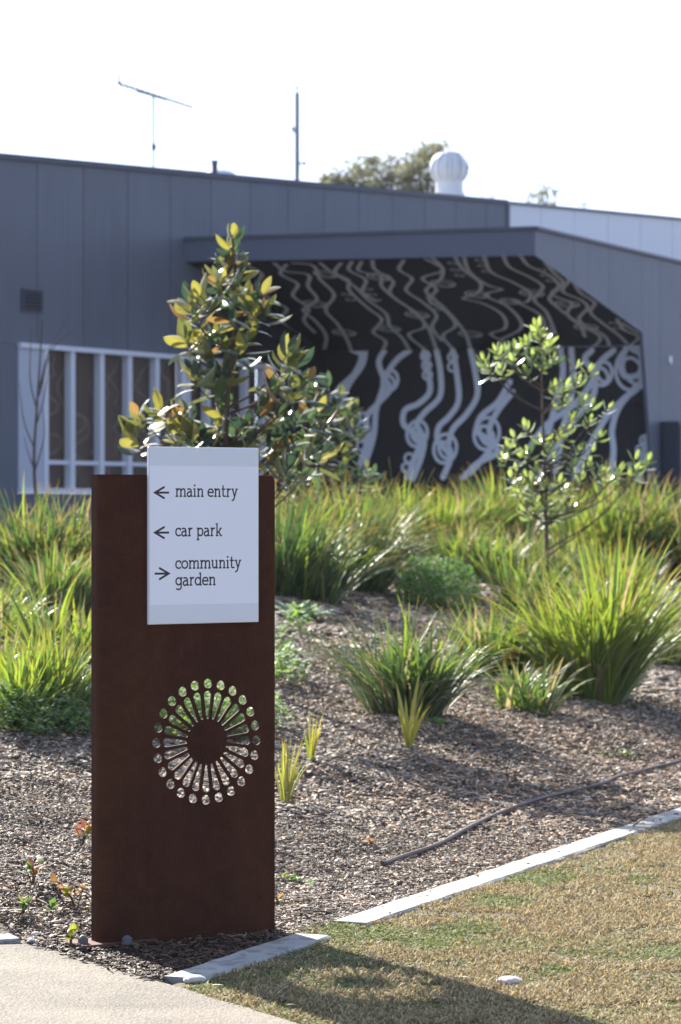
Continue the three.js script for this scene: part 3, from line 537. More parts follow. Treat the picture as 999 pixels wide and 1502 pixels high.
leafyTree({
  name: 'sapling_tree', label: 'slender sapling with small bright leaves in front of the mural', seed: 12, d: 25, base: groundAt(803, 25), r: 0.022, len: 0.122, n: [5, 9], mat: leafMat({ transmission: 0.5, clearcoat: 1, clearcoatRoughness: 0.2 }), trunk: [[803, 860], [801, 770], [799, 690], [796, 610], [794, 540], [790, 490]],
  whorls: [[785, 478], [795, 490], [775, 500], [760, 508], [745, 512], [725, 518], [708, 528], [715, 540], [735, 540], [750, 530], [800, 512], [808, 500], [815, 525], [800, 535], [780, 525], [770, 545], [845, 538], [858, 545], [850, 560], [832, 565], [815, 568], [828, 588], [852, 590], [870, 592], [888, 600], [842, 612], [866, 618], [770, 626], [755, 640], [742, 655], [740, 672], [758, 690], [775, 662], [795, 645], [822, 640], [835, 630], [788, 690], [800, 712], [782, 732], [762, 712], [876, 640], [884, 690], [905, 690], [925, 688], [948, 676], [930, 672], [862, 682], [838, 682], [852, 702], [812, 675], [820, 705], [745, 700], [780, 705], [805, 660], [898, 705], [940, 690], [770, 700], [795, 735], [815, 725], [830, 715], [775, 715], [760, 670], [848, 660], [870, 660], [812, 750], [840, 745], [770, 750]],
  geo: (f) => pick(smallGeo[f < 0.35 ? 1 : pick([0, 0, 2, 1])]),
});

// ------------------------------------------------------------------ strap-leaved tussocks
const bladePal = {
  bright: grad([0.10, 0.20, 0.012], [0.25, 0.33, 0.03], [0.40, 0.42, 0.03]), green: grad([0.05, 0.12, 0.012], [0.115, 0.19, 0.03], [0.24, 0.30, 0.03]),
  dark: grad([0.025, 0.06, 0.012], [0.05, 0.10, 0.025], [0.09, 0.14, 0.04]), gold: grad([0, 0, 0], [0.42, 0.39, 0.05]), straw: grad([0.22, 0.18, 0.08], [0.36, 0.29, 0.14], [0.4, 0.32, 0.18]),
};
function bladeGeo(lean, bend, pal, seg = 7) {
  const p = [], c = [], idx = []; let x = 0, y = 0;
  for (let i = 0; i <= seg; i++) {
    const s = i / seg, a = lean + bend * s * s; if (i) { x += Math.sin(a) / seg; y += Math.cos(a) / seg; }
    const w = 0.0078 * (0.75 + 0.5 * Math.sin(Math.PI * Math.min(1, s * 1.1))) * (1 - Math.pow(s, 5)) + 0.0004;
    let col = pal(s); if (s > 0.975) col = [0.36, 0.22, 0.04];
    for (const k of [-1, 0, 1]) { p.push(x + Math.abs(k) * -0.003 * Math.cos(a), y + Math.abs(k) * 0.003 * Math.sin(a), w * k); c.push(...col); }
  }
  for (let i = 0; i < seg; i++) for (let k = 0; k < 2; k++) { const q = i * 3 + k; idx.push(q, q + 1, q + 3, q + 1, q + 4, q + 3); }
  const g = new THREE.BufferGeometry(); g.setAttribute('position', new THREE.Float32BufferAttribute(p, 3)); g.setAttribute('color', new THREE.Float32BufferAttribute(c, 3)); g.setIndex(idx); g.computeVertexNormals();
  return g;
}
const blades = {}; for (const k in bladePal) blades[k] = [...Array(9).keys()].map((i) => bladeGeo(0.02 + 0.058 * i, 0.06 + 0.115 * i, bladePal[k]));
const bladeMat = leafMat({ transmission: 0.5, clearcoat: 0.5, clearcoatRoughness: 0.35 });
// mix: shares of bright, green, dark, straw; H tallest blade; spread 0..1 how far the outer blades lean
function tussock(name, label, base, H, o) {
  reseed(o.seed);
  const t = thing(name, label, o.cat || 'tussock', base, 0, o.group), rest = new Heap(), mix = o.mix || [0.4, 0.4, 0.15, 0.05], keys = ['bright', 'green', 'dark', 'straw'], subs = [...Array(o.n > 50 ? 9 : 2)].map(() => { const a = rr(0, 6.283), r = Math.sqrt(rnd()) * (o.r0 ?? 0.12); return [Math.cos(a) * r * 1.1, Math.sin(a) * r * 1.1, rr(0.62, 1.06), a, rr(0, 0.3) * (o.n > 50 ? 1 : 0.3), rr(0.3, 1)]; });
  for (let i = 0; i < o.n * (o.n > 50 ? 1.7 : 1); i++) {
    const sb = pick(subs), r = Math.sqrt(rnd()), az = rnd() < 0.55 ? rr(0, 6.283) : sb[3] + rr(-0.9, 0.9), k = clamp(Math.round(Math.pow(r, 1.35) * (o.spread ?? 1) * 7.2 + rr(-1.8, 1.6) + (rnd() < 0.12 ? rr(1, 3.5) : 0)), 0, 8);
    let m = rnd(), kk = 0; while (kk < 3 && m > mix[kk]) m -= mix[kk++];
    const g = blades[o.gold && rnd() < 0.75 ? 'gold' : keys[kk]][k], L = H * sb[2] * rr(0.6, 1.1) * lerp(1.0, 1.1, r), off = (o.r0 ?? 0.12) * 0.5 * r;
    const pos = V(sb[0] + Math.cos(az) * off, -0.02, -sb[1] - Math.sin(az) * off); pos.y += height(base.x + pos.x, base.z + pos.z) - base.y;
    const q = new THREE.Quaternion().setFromEuler(new THREE.Euler(rr(-0.2, 0.2), az + rr(-0.6, 0.6), (o.lean || 0) * Math.cos(az) - sb[4] * Math.cos(az - sb[3]) + rr(-0.08, 0.08), 'YXZ'));
    const w = (o.w || 1) * rr(0.7, 1.15);
    if (i < (o.single || 0)) { const b = mesh('blade', g, bladeMat, t); b.position.copy(pos); b.quaternion.copy(q); b.scale.set(L, L, w); } else rest.add(g, M4(pos, q, L, L, w));
  }
  if (rest.i.length) mesh('foliage', rest.geo(), bladeMat, t).userData.kind = 'stuff';
  return t;
}
const hTo = (q, py) => EYE + (CY - py) * -q.z / F - q.y;      // how tall something standing at q must be to reach a photo row
function tuft(px, py, topPy, label, o) { const q = onGround(px, py); return tussock(o.name || 'grass_tussock', label, q, hTo(q, topPy) * 1.06, o); }
const yel = [0.48, 0.34, 0.07, 0.11], mid = [0.26, 0.42, 0.2, 0.12], drk = [0.08, 0.32, 0.49, 0.11];
tuft(868, 1022, 792, 'largest bright yellow-green grass tussock at the right, before the sapling', { seed: 1, n: 470, single: 200, r0: 0.19, mix: [0.78, 0.15, 0.02, 0.05], spread: 0.95, w: 1.1 });
tuft(600, 1046, 868, 'dark green arching grass tussock alone in the middle of the mulch', { seed: 2, n: 250, single: 160, r0: 0.17, mix: [0.14, 0.34, 0.42, 0.1], spread: 1.3, lean: -0.05 });
tuft(768, 1040, 950, 'low sparse grass tussock just left of the largest bright one', { seed: 3, n: 100, single: 100, r0: 0.14, mix: mid, spread: 1.2 });
tuft(708, 985, 872, 'mid-sized grass tussock touching the right of the dark arching one', { seed: 4, n: 240, single: 60, r0: 0.26, mix: mid, spread: 1.1 });
tuft(596, 1098, 955, 'yellow seedling grass on a pale stalk in front of the dark tussock', { gold: true, seed: 5, n: 12, single: 12, r0: 0.02, mix: [0.8, 0.1, 0, 0.1], spread: 0.45, w: 1.2 });
tuft(416, 1178, 1068, 'thin yellow grass clump against the right edge of the sign', { gold: true, seed: 6, n: 30, single: 30, r0: 0.035, mix: [0.85, 0.1, 0, 0.05], spread: 0.4, w: 0.7 });
tuft(455, 1116, 1028, 'few upright yellow blades right of the thin clump by the sign', { gold: true, seed: 7, n: 9, single: 9, r0: 0.02, mix: [0.9, 0, 0, 0.1], spread: 0.2, w: 0.8 });
tuft(484, 856, 704, 'wide dense tussock below the dark shrub, behind the mulch hollow', { seed: 9, n: 760, r0: 0.38, mix: mid, spread: 1.0, w: 1.15 });
tuft(418, 872, 718, 'dark tussock half hidden behind the upper right of the sign', { seed: 10, n: 420, r0: 0.32, mix: drk, spread: 0.9 });
tuft(700, 850, 766, 'upright green tussock right of the feathery green bush', { seed: 11, n: 300, r0: 0.32, mix: mid, spread: 0.9, w: 1.1 });
tuft(640, 815, 688, 'tall back tussock under the mural, left one of the pair there', { seed: 13, n: 420, r0: 0.35, mix: yel, spread: 0.9, w: 1.3 });
tuft(735, 815, 694, 'tall back tussock under the mural, right one of the pair there', { seed: 14, n: 420, r0: 0.35, mix: mid, spread: 0.9, w: 1.3 });
tuft(880, 828, 690, 'tall yellowish tussock behind the sapling near the dark cabinet', { seed: 15, n: 520, r0: 0.4, mix: yel, spread: 0.9, w: 1.4 });
tuft(985, 850, 712, 'tussock cut by the right picture edge, behind the largest bright one', { seed: 16, n: 420, r0: 0.35, mix: mid, spread: 1, w: 1.3 });
tuft(960, 972, 880, 'low tussock tucked behind the right side of the largest bright one', { seed: 17, n: 150, r0: 0.18, mix: mid, spread: 1 });
tuft(790, 905, 800, 'loose tussock behind the left side of the largest bright one', { seed: 18, n: 180, r0: 0.25, mix: mid, spread: 0.9 });
tuft(30, 862, 722, 'tall dark tussock at the left picture edge below the windows', { seed: 19, n: 460, r0: 0.35, mix: drk, spread: 0.85, w: 1.1 });
tuft(105, 870, 735, 'tall tussock between the left-edge tussock and the sign', { seed: 20, n: 420, r0: 0.32, mix: mid, spread: 0.85, w: 1.1 });
tuft(105, 975, 862, 'yellowing tussock leaning against the left edge of the sign', { seed: 21, n: 130, r0: 0.2, mix: yel, spread: 0.95 });
tuft(45, 1062, 922, 'bright upright tussock at the far left in front of ground cover', { seed: 22, n: 300, single: 120, r0: 0.17, mix: [0.6, 0.32, 0.04, 0.04], spread: 0.7 });
tuft(-20, 930, 840, 'sparse tussock cut off by the left picture edge', { seed: 23, n: 180, r0: 0.2, mix: yel, spread: 1 });
tuft(200, 900, 790, 'tussock hidden behind the sign, seen beside its left edge', { seed: 24, n: 110, r0: 0.25, mix: mid, spread: 0.9 });
tuft(560, 792, 708, 'far tussock between the dark shrub and the back pair', { seed: 25, n: 210, r0: 0.4, mix: mid, spread: 0.9, w: 1.4 });
tuft(810, 800, 715, 'far tussock right behind the thin sapling trunk', { seed: 26, n: 200, r0: 0.4, mix: yel, spread: 0.9, w: 1.4 });

tuft(70, 905, 790, 'green tussock in front of the tall left-edge tussock', { seed: 27, n: 320, r0: 0.24, mix: mid, spread: 0.9 });
tuft(-30, 1010, 880, 'yellow tussock just outside the left edge, leaning into view', { seed: 28, n: 200, r0: 0.2, mix: yel, spread: 0.9 });
tuft(925, 900, 790, 'green tussock filling the gap behind the largest bright one', { seed: 29, n: 220, r0: 0.3, mix: mid, spread: 0.95, w: 1.2 });

tuft(800, 862, 770, 'short tussock at the foot of the sapling trunk', { seed: 33, n: 260, r0: 0.26, mix: mid, spread: 0.9, w: 1.2 });

// ------------------------------------------------------------------ low plants
const tinyLeaf = [grad([0.10, 0.22, 0.02], [0.19, 0.36, 0.03], [0.25, 0.42, 0.035]), grad([0.05, 0.12, 0.02], [0.08, 0.17, 0.025], [0.10, 0.2, 0.03]), grad([0.14, 0.2, 0.03], [0.2, 0.28, 0.03], [0.24, 0.3, 0.03])].map((p) => leafGeo(0.55, 0.2, 0.5, p, 3, 0.2));
const softMat = leafMat({ transmission: 0.5, clearcoat: 0.2, clearcoatRoughness: 0.3 });
function groundCover(name, label, cat, pts, n, size, tall, seed, geos = tinyLeaf) {
  reseed(seed); const hp = new Heap(), c0 = onGround(pts[0][0], pts[0][1]), stems = new Heap();
  for (let i = 0; i < n; i++) {
    const [px, py, r] = pick(pts), q = onGround(px, py), a = rr(0, 6.283), k = Math.sqrt(rnd()); q.x += Math.cos(a) * k * r; q.z += Math.sin(a) * k * r;
    q.y = height(q.x, q.z) + tall * Math.sqrt(1 - k * k * 0.85) * Math.pow(rnd(), 0.6);
    hp.add(pick(geos), M4(q.sub(c0), qYX(rr(0, 6.283), rr(0.5, 1.9), rr(-0.5, 0.5)), size * rr(0.6, 1.3)));
  }
  const t = thing(name, label, cat, c0); mesh('foliage', hp.geo(), softMat, t).userData.kind = 'stuff'; return t;
}
groundCover('ground_cover', 'low bright clover-like ground cover left of and behind the sign', 'ground cover', [[20, 1075, 0.22], [70, 1072, 0.22], [120, 1066, 0.24], [130, 1040, 0.3], [90, 1040, 0.25], [170, 1066, 0.25], [215, 1070, 0.25], [262, 1072, 0.22], [310, 1078, 0.2], [350, 1085, 0.14], [240, 1050, 0.4], [300, 1045, 0.45], [190, 1045, 0.4], [350, 1060, 0.3], [100, 1066, 0.3], [40, 1066, 0.3]], 10500, 0.034, 0.26, 41);
groundCover('leafy_weed', 'green leafy weed beside the right edge of the sign, below the rosette plant', 'weed', [[412, 1000, 0.14], [425, 990, 0.13], [405, 960, 0.16], [432, 930, 0.1]], 420, 0.055, 0.2, 42);
groundCover('feathery_bush', 'soft feathery bright green bush right of the mulch hollow', 'bush', [[640, 892, 0.30], [615, 890, 0.2], [668, 892, 0.22]], 6500, 0.042, 0.44, 43, [leafGeo(0.18, 0.1, 0.6, grad([0.12, 0.24, 0.04], [0.28, 0.42, 0.06], [0.28, 0.44, 0.08]), 3), tinyLeaf[0]]);
groundCover('flat_weed', 'small flat weed in the shadow right of the yellow seedling grass', 'weed', [[638, 1062, 0.06]], 60, 0.035, 0.03, 44);
groundCover('mulch_weed', 'little green weed on the mulch right of the sign foot', 'weed', [[425, 1292, 0.035], [440, 1296, 0.03], [455, 1301, 0.02]], 60, 0.024, 0.03, 45, [tinyLeaf[2], tinyLeaf[0]]);
groundCover('lawn_weed', 'tiny bright weeds in dry grass near the hose at the right', 'weed', [[890, 1108, 0.06], [915, 1108, 0.05], [930, 1112, 0.05]], 70, 0.022, 0.03, 46, [tinyLeaf[2]]);
{ // grey-green rosette plant
  reseed(50); const q = onGround(440, 908), t = thing('rosette_plant', 'grey-green rosette plant with broad pale leaves right of the sign panel', 'plant', q);
  const g = [leafGeo(0.26, 0.25, 0.9, grad([0.1, 0.16, 0.07], [0.2, 0.28, 0.14], [0.25, 0.33, 0.18])), leafGeo(0.24, 0.3, 1.2, grad([0.08, 0.16, 0.05], [0.16, 0.28, 0.07], [0.22, 0.34, 0.1]))];
  for (let i = 0; i < 54; i++) { const m = mesh('leaf', pick(g), softMat, t), f = i / 54; m.position.set(rr(-0.12, 0.12), 0.01, rr(-0.1, 0.1)); m.quaternion.copy(qYX(i * 2.4, lerp(0.15, 1.35, Math.pow(f, 0.7)), 0)); m.scale.setScalar(rr(0.16, 0.24)); }
}
function seedling(px, py, h, label, tones, seed, n = 20) {
  reseed(seed); const q = onGround(px, py), t = thing('seedling', label, 'seedling', q, 0);
  const gs = tones.map((c) => leafGeo(0.5, 0.25, 0.5, grad(c.map((x) => x * 0.6), c, c.map((x) => x * 1.15)), 4, 0.2));
  for (let i = 0; i < 4; i++) { const a = rr(0, 6.28), top = V(Math.cos(a) * h * rr(0.2, 0.5), h * rr(0.6, 0.95), Math.sin(a) * h * rr(0.2, 0.5)); mesh('stem', limb([V(0, -0.01, 0), top.clone().multiplyScalar(0.5).add(V(0, 0.01, 0)), top], 0.003, 0.0015, 6, 5), barkMat, t);
    for (let k = 0; k < n / 4; k++) { const m = mesh('leaf', pick(gs), softMat, t); m.position.copy(top).multiplyScalar(lerp(0.5, 1, k / (n / 4 - 0.9))); m.quaternion.copy(qYX(rr(0, 6.28), rr(0.2, 1.3), rr(-0.3, 0.3))); m.scale.setScalar(rr(0.032, 0.056)); } }
}
const RED = [0.24, 0.085, 0.05], ORG = [0.32, 0.17, 0.05], YG = [0.26, 0.27, 0.03], GRN = [0.1, 0.18, 0.03];
seedling(120, 1242, 0.1, 'orange-leaved seedling close to the left edge of the sign', [ORG, YG, RED], 61);
seedling(48, 1298, 0.1, 'green and red seedling in the mulch left of the sign', [YG, GRN, RED], 62);
seedling(112, 1336, 0.1, 'red-tipped seedling beside the foot of the sign', [RED, ORG, YG], 63, 18);
seedling(88, 1322, 0.08, 'small crimson seedling left of the red-tipped one', [RED, ORG], 64, 8);
seedling(32, 1345, 0.06, 'tiny green seedling near the footpath corner', [YG, GRN], 65, 8);
seedling(75, 1340, 0.03, 'flat green sprig between footpath corner and sign foot', [YG, GRN], 66, 6);
seedling(104, 1386, 0.035, 'tiny green sprig beside the sign base plate bolt', [YG, GRN], 67, 6);
seedling(544, 1243, 0.05, 'single orange leaf sprout standing in the mulch left of the hose', [ORG], 68, 4);
seedling(408, 1328, 0.04, 'yellow-orange leaf sprout at the lower right edge of the sign', [ORG, YG], 69, 4);

// ------------------------------------------------------------------ bark mulch, chip by chip
{
  reseed(71);
  const chip = (a, b, c) => { const g = new THREE.BoxGeometry(a, b, c, 2, 1, 1), p = g.attributes.position, seen = new Map(); for (let i = 0; i < p.count; i++) { const k = [p.getX(i), p.getY(i), p.getZ(i)].map((q) => q.toFixed(4)).join(); if (!seen.has(k)) seen.set(k, [rr(-0.16, 0.16) * a, rr(-0.25, 0.25) * b, rr(-0.3, 0.3) * c]); const o = seen.get(k), bend = Math.abs(p.getX(i)) < 1e-5 ? b * 0.5 : 0; p.setXYZ(i, p.getX(i) + o[0], p.getY(i) + o[1] + bend, p.getZ(i) + o[2]); } const h = g.toNonIndexed(); h.computeVertexNormals(); h.deleteAttribute('uv'); return h; };
  const kinds = [chip(0.03, 0.005, 0.011), chip(0.022, 0.006, 0.014), chip(0.058, 0.004, 0.006), chip(0.014, 0.005, 0.01)];
  const lists = kinds.map(() => []);
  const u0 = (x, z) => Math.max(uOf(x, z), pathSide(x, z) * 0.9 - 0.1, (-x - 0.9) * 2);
  const put = (x, z, y, s, dark) => {
    const k = Math.min(3, Math.floor(rnd() * 4)), n = fbm(x * 2.2, z * 2.2, 73), warm = fbm(x * 0.9 + 3, z * 0.9, 75) * 0.7 + 0.3 * clamp((x + 0.6) * 0.8), t = Math.pow(rnd(), 1.5);
    const t2 = Math.pow(t, 1.25); let c = [lerp(0.07, 0.6, t2), lerp(0.052, 0.51, t2), lerp(0.037, 0.40, t2)];
    const darkZone = sstep(0.95, 0.6, u0(x, z) + 0.25 * (n - 0.5)); // darker, redder chip colour between sign, kerb and path
    const w = darkZone > 0.5 ? [0.36, 0.25, 0.185] : rnd() < warm * 0.7 ? [1.1, 0.86, 0.64] : [1, 0.98, 0.96], kk = (0.75 + 0.5 * n) * (dark || 1); c = c.map((v, i) => v * w[i] * kk);
    lists[k].push([M4(V(x, y, z), qYX(rr(0, 6.283), rr(-0.3, 0.3), rr(-0.3, 0.3)), s * (rnd() < 0.06 ? rr(1.4, 2.2) : rr(0.45, 1.3))), c]);
  };
  for (let i = 0; i < 1300000; i++) {
    const d = 8.4 + Math.pow(rnd(), 1.25) * 23, x = rr(-0.128, 0.128) * d, z = -d, u = uOf(x, z);
    const far = d > 13; if (rnd() > (far ? clamp(0.95 - (d - 13) * 0.045, 0.3) * d / 25 * 0.7 : d / 25)) continue;
    const edge = 0.07 + 0.0 * rnd();
    if (u < edge) { if (!(u > -0.09 && vOf(x, z) > 1.0 && rnd() < 0.006)) continue; }
    const ps = pathSide(x, z); if (ps < 0 && (ps < -0.05 * rnd() || rnd() < 0.55)) continue;
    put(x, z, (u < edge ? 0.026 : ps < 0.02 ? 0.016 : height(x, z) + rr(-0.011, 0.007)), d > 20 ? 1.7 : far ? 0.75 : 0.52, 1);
  }
  const grp = new THREE.Group(); grp.name = 'bark_mulch'; tag(grp, 'grey-brown bark chips covering the sloping garden bed', 'mulch', null, 'stuff'); scene.add(grp);
  const cm = std(0xffffff, 0.68);
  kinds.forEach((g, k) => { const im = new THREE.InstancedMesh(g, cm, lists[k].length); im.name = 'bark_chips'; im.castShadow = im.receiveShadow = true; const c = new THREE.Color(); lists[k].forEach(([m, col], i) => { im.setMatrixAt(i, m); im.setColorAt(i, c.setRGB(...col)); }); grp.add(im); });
}
// ------------------------------------------------------------------ lawn blades
{
  reseed(81);
  const tuftGeo = (n, h, flatness) => { const hp = new Heap(), g = bladeGeo(0.25, 0.9, flat(1, 1, 1), 3); g.attributes.color.array.fill(1); for (let i = 0; i < n; i++) hp.add(g, M4(V(rr(-0.008, 0.008), 0, rr(-0.008, 0.008)), new THREE.Quaternion().setFromEuler(new THREE.Euler(0, rr(0, 6.28), -rr(0, flatness), 'YXZ')), h * rr(0.6, 1.2), h * rr(0.5, 1.1), 0.23)); const q = hp.geo(); q.deleteAttribute('color'); return q; };
  const kinds = [tuftGeo(5, 0.017, 0.6), tuftGeo(5, 0.019, 1.1), tuftGeo(4, 0.03, 1.4)], lists = kinds.map(() => []);
  const greens = [[780, 1290, 0.13], [820, 1288, 0.08], [690, 1360, 0.11], [630, 1385, 0.09], [940, 1291, 0.05], [820, 1425, 0.06], [560, 1370, 0.08], [500, 1362, 0.08], [735, 1325, 0.12]].map(([a, b, r]) => { const q = onGround(a, b); return [q.x, q.z, r]; });
  const want = 480000;
  for (let i = 0; i < want; i++) {
    const d = 8.1 + Math.pow(rnd(), 1.1) * 8.5, x = rr(-0.06, 0.126) * d, z = -d, u = uOf(x, z), v = vOf(x, z), inGap = u < 0.13 && v > 0.97 && v < 1.36;
    if (u > -0.075 && !inGap) { if (!(u < -0.055 && rnd() < 0.35)) continue; }
    const ps = pathSide(x, z); if (ps < 0.02 * rnd() - 0.012) continue;
    let g = 0; for (const [gx, gz, r] of greens) g = Math.max(g, 1 - Math.hypot((x - gx), (z - gz) * 0.55) / r * (0.6 + 0.8 * vnoise(x * 20, z * 20, 84)));
    const near = clamp(1 - (d - 8) / 2.2) * clamp(1 - (x - 0.1) / 0.7), base = fbm(x * 2.3, z * 2.3, 83), edgeG = Math.exp(-Math.max(0, ps) / 0.15) * 0.25 + (inGap ? 0.55 : 0) + (u > -0.22 ? 0.12 : 0);
    const green = rnd() < clamp(0.15 + (base - 0.5) * 0.8 + near * 0.36 + edgeG + (g > 0 ? 0.75 : 0), 0, 0.92), bare = fbm(x * 5 + 4, z * 5, 86);
    if (bare > 0.56 && rnd() < (green ? 0.5 : 0.85)) continue;
    const t = rnd(), c = green ? [lerp(0.15, 0.27, t), lerp(0.175, 0.285, t), 0.055] : rnd() < 0.5 ? [lerp(0.36, 0.62, t), lerp(0.29, 0.51, t), lerp(0.14, 0.28, t)] : [lerp(0.17, 0.36, t), lerp(0.115, 0.245, t), lerp(0.045, 0.10, t)];
    const k = green ? (rnd() < 0.7 ? 0 : 1) : Math.floor(rnd() * 3);
    lists[k].push([M4(V(x, -0.006, z), qYX(rr(0, 6.283), rr(-0.2, 0.2), rr(-0.2, 0.2)), rr(0.6, 1.15) * (g > 0 && green ? 1.35 : 1)), c]);
  }
  const grp = new THREE.Group(); grp.name = 'dry_grass'; tag(grp, 'short dry straw-coloured grass of the lawn with green patches', 'grass', null, 'stuff'); scene.add(grp);
  const gm = phys(0xffffff, 1, { transmission: 0.3, thickness: 0, side: THREE.DoubleSide });
  kinds.forEach((g, k) => { const im = new THREE.InstancedMesh(g, gm, lists[k].length); im.name = 'grass_blades'; im.castShadow = im.receiveShadow = true; const c = new THREE.Color(); lists[k].forEach(([m, col], i) => { im.setMatrixAt(i, m); im.setColorAt(i, c.setRGB(...col)); }); grp.add(im); });
}
{ // dead leaves, stalks and strayed chips on lawn and path
  reseed(91); const g = leafGeo(0.4, 0.3, 0.8, flat(1, 1, 1), 3), hp = new Heap();
  for (let i = 0; i < 420; i++) {
    const d = rr(8.2, 14.5), x = rr(-0.125, 0.126) * d, z = -d, u = uOf(x, z), ps = pathSide(x, z);
    if (u > -0.09 && ps > 0) continue; if (ps < 0 && (rnd() > 0.18 + 0.5 * (ps > -0.12) || x > 0.3)) continue;
    const k = rr(0.5, 1.1), c = pick([[0.36, 0.27, 0.16], [0.2, 0.12, 0.06], [0.5, 0.43, 0.3], [0.1, 0.07, 0.05]]).map((q) => q * k), thin = rnd() < 0.45, s = ps < 0 ? rr(0.006, 0.016) : rr(0.012, 0.034);
    hp.add(g, M4(V(x, ps < 0 ? 0.015 : 0.016, z), qYX(rr(0, 6.283), Math.PI / 2 + rr(-0.3, 0.3), 0), thin ? s * 0.35 : s, thin ? s * 2.4 : s, s), c);
  }
  const m = mesh('leaf_litter', hp.geo(), std(0xffffff, 0.85, { vertexColors: true, side: THREE.DoubleSide })); tag(m, 'scattered dead leaves and stalks on the dry lawn and path', 'litter', null, 'stuff');
}
// ------------------------------------------------------------------ hose, stones
{
  const pts = [[563, 1273], [590, 1262], [640, 1245], [690, 1218], [745, 1193], [800, 1174], [845, 1164], [876, 1156], [905, 1144], [950, 1132], [1000, 1120], [1060, 1104], [1130, 1086]].map(([a, b]) => { const q = onGround(a, b); q.y += 0.016; return q; });
  const t = thing('garden_hose', 'brown irrigation hose lying across the mulch beside the kerb', 'hose', pts[0].clone());
  const cv = new THREE.CatmullRomCurve3(pts.map((q) => q.clone().sub(pts[0])));
  mesh('hose_pipe', new THREE.TubeGeometry(cv, 160, 0.0098, 10), std(C(0.12, 0.085, 0.07), 0.55), t);
  const e = new THREE.CylinderGeometry(0.011, 0.011, 0.03, 12), dir = cv.getTangent(0); e.applyQuaternion(new THREE.Quaternion().setFromUnitVectors(UP, dir)); mesh('end_plug', e, std(C(0.05, 0.04, 0.04), 0.5), t);
}
function stone(px, py, s, label, col, seed, flatY = 0.6) {
  const g = new THREE.IcosahedronGeometry(s, 3), p = g.attributes.position; for (let i = 0; i < p.count; i++) { const x = p.getX(i), y = p.getY(i), z = p.getZ(i), k = 0.75 + 0.55 * fbm(x / s * 1.3 + seed, y / s * 1.3 + z / s, seed); p.setXYZ(i, x * k * 1.25, y * k * flatY, z * k); } g.computeVertexNormals();
  const q = onGround(px, py); q.y = Math.max(q.y, 0) + s * 0.25; const m = mesh('stone', g, std(col, 0.85)); m.position.copy(q); tag(m, label, 'stone');
}
stone(748, 1442, 0.032, 'pale flat stone lying on the dry lawn in front', C(0.62, 0.55, 0.5), 3, 0.4);
stone(286, 1441, 0.03, 'chipped pale stone at the near end of the short kerb', C(0.5, 0.49, 0.46), 5, 0.5);
stone(46, 1384, 0.014, 'little grey pebble beside the footpath corner', C(0.3, 0.3, 0.32), 6, 0.7);
stone(52, 1372, 0.012, 'white pebble in the mulch left of the sign foot', C(0.6, 0.6, 0.58), 7, 0.7);
{ // end of another kerb at the left picture edge
  const q = onGround(2, 1378), g = new RoundedBoxGeometry(0.26, 0.1, 0.13, 2, 0.008); const m = struct('kerb', g, kerbMat); m.position.set(q.x - 0.075, -0.026, q.z + 0.0); m.rotation.y = 0.42; tag(m, 'blunt end of a pale kerb at the left edge by the footpath', 'kerb');
}

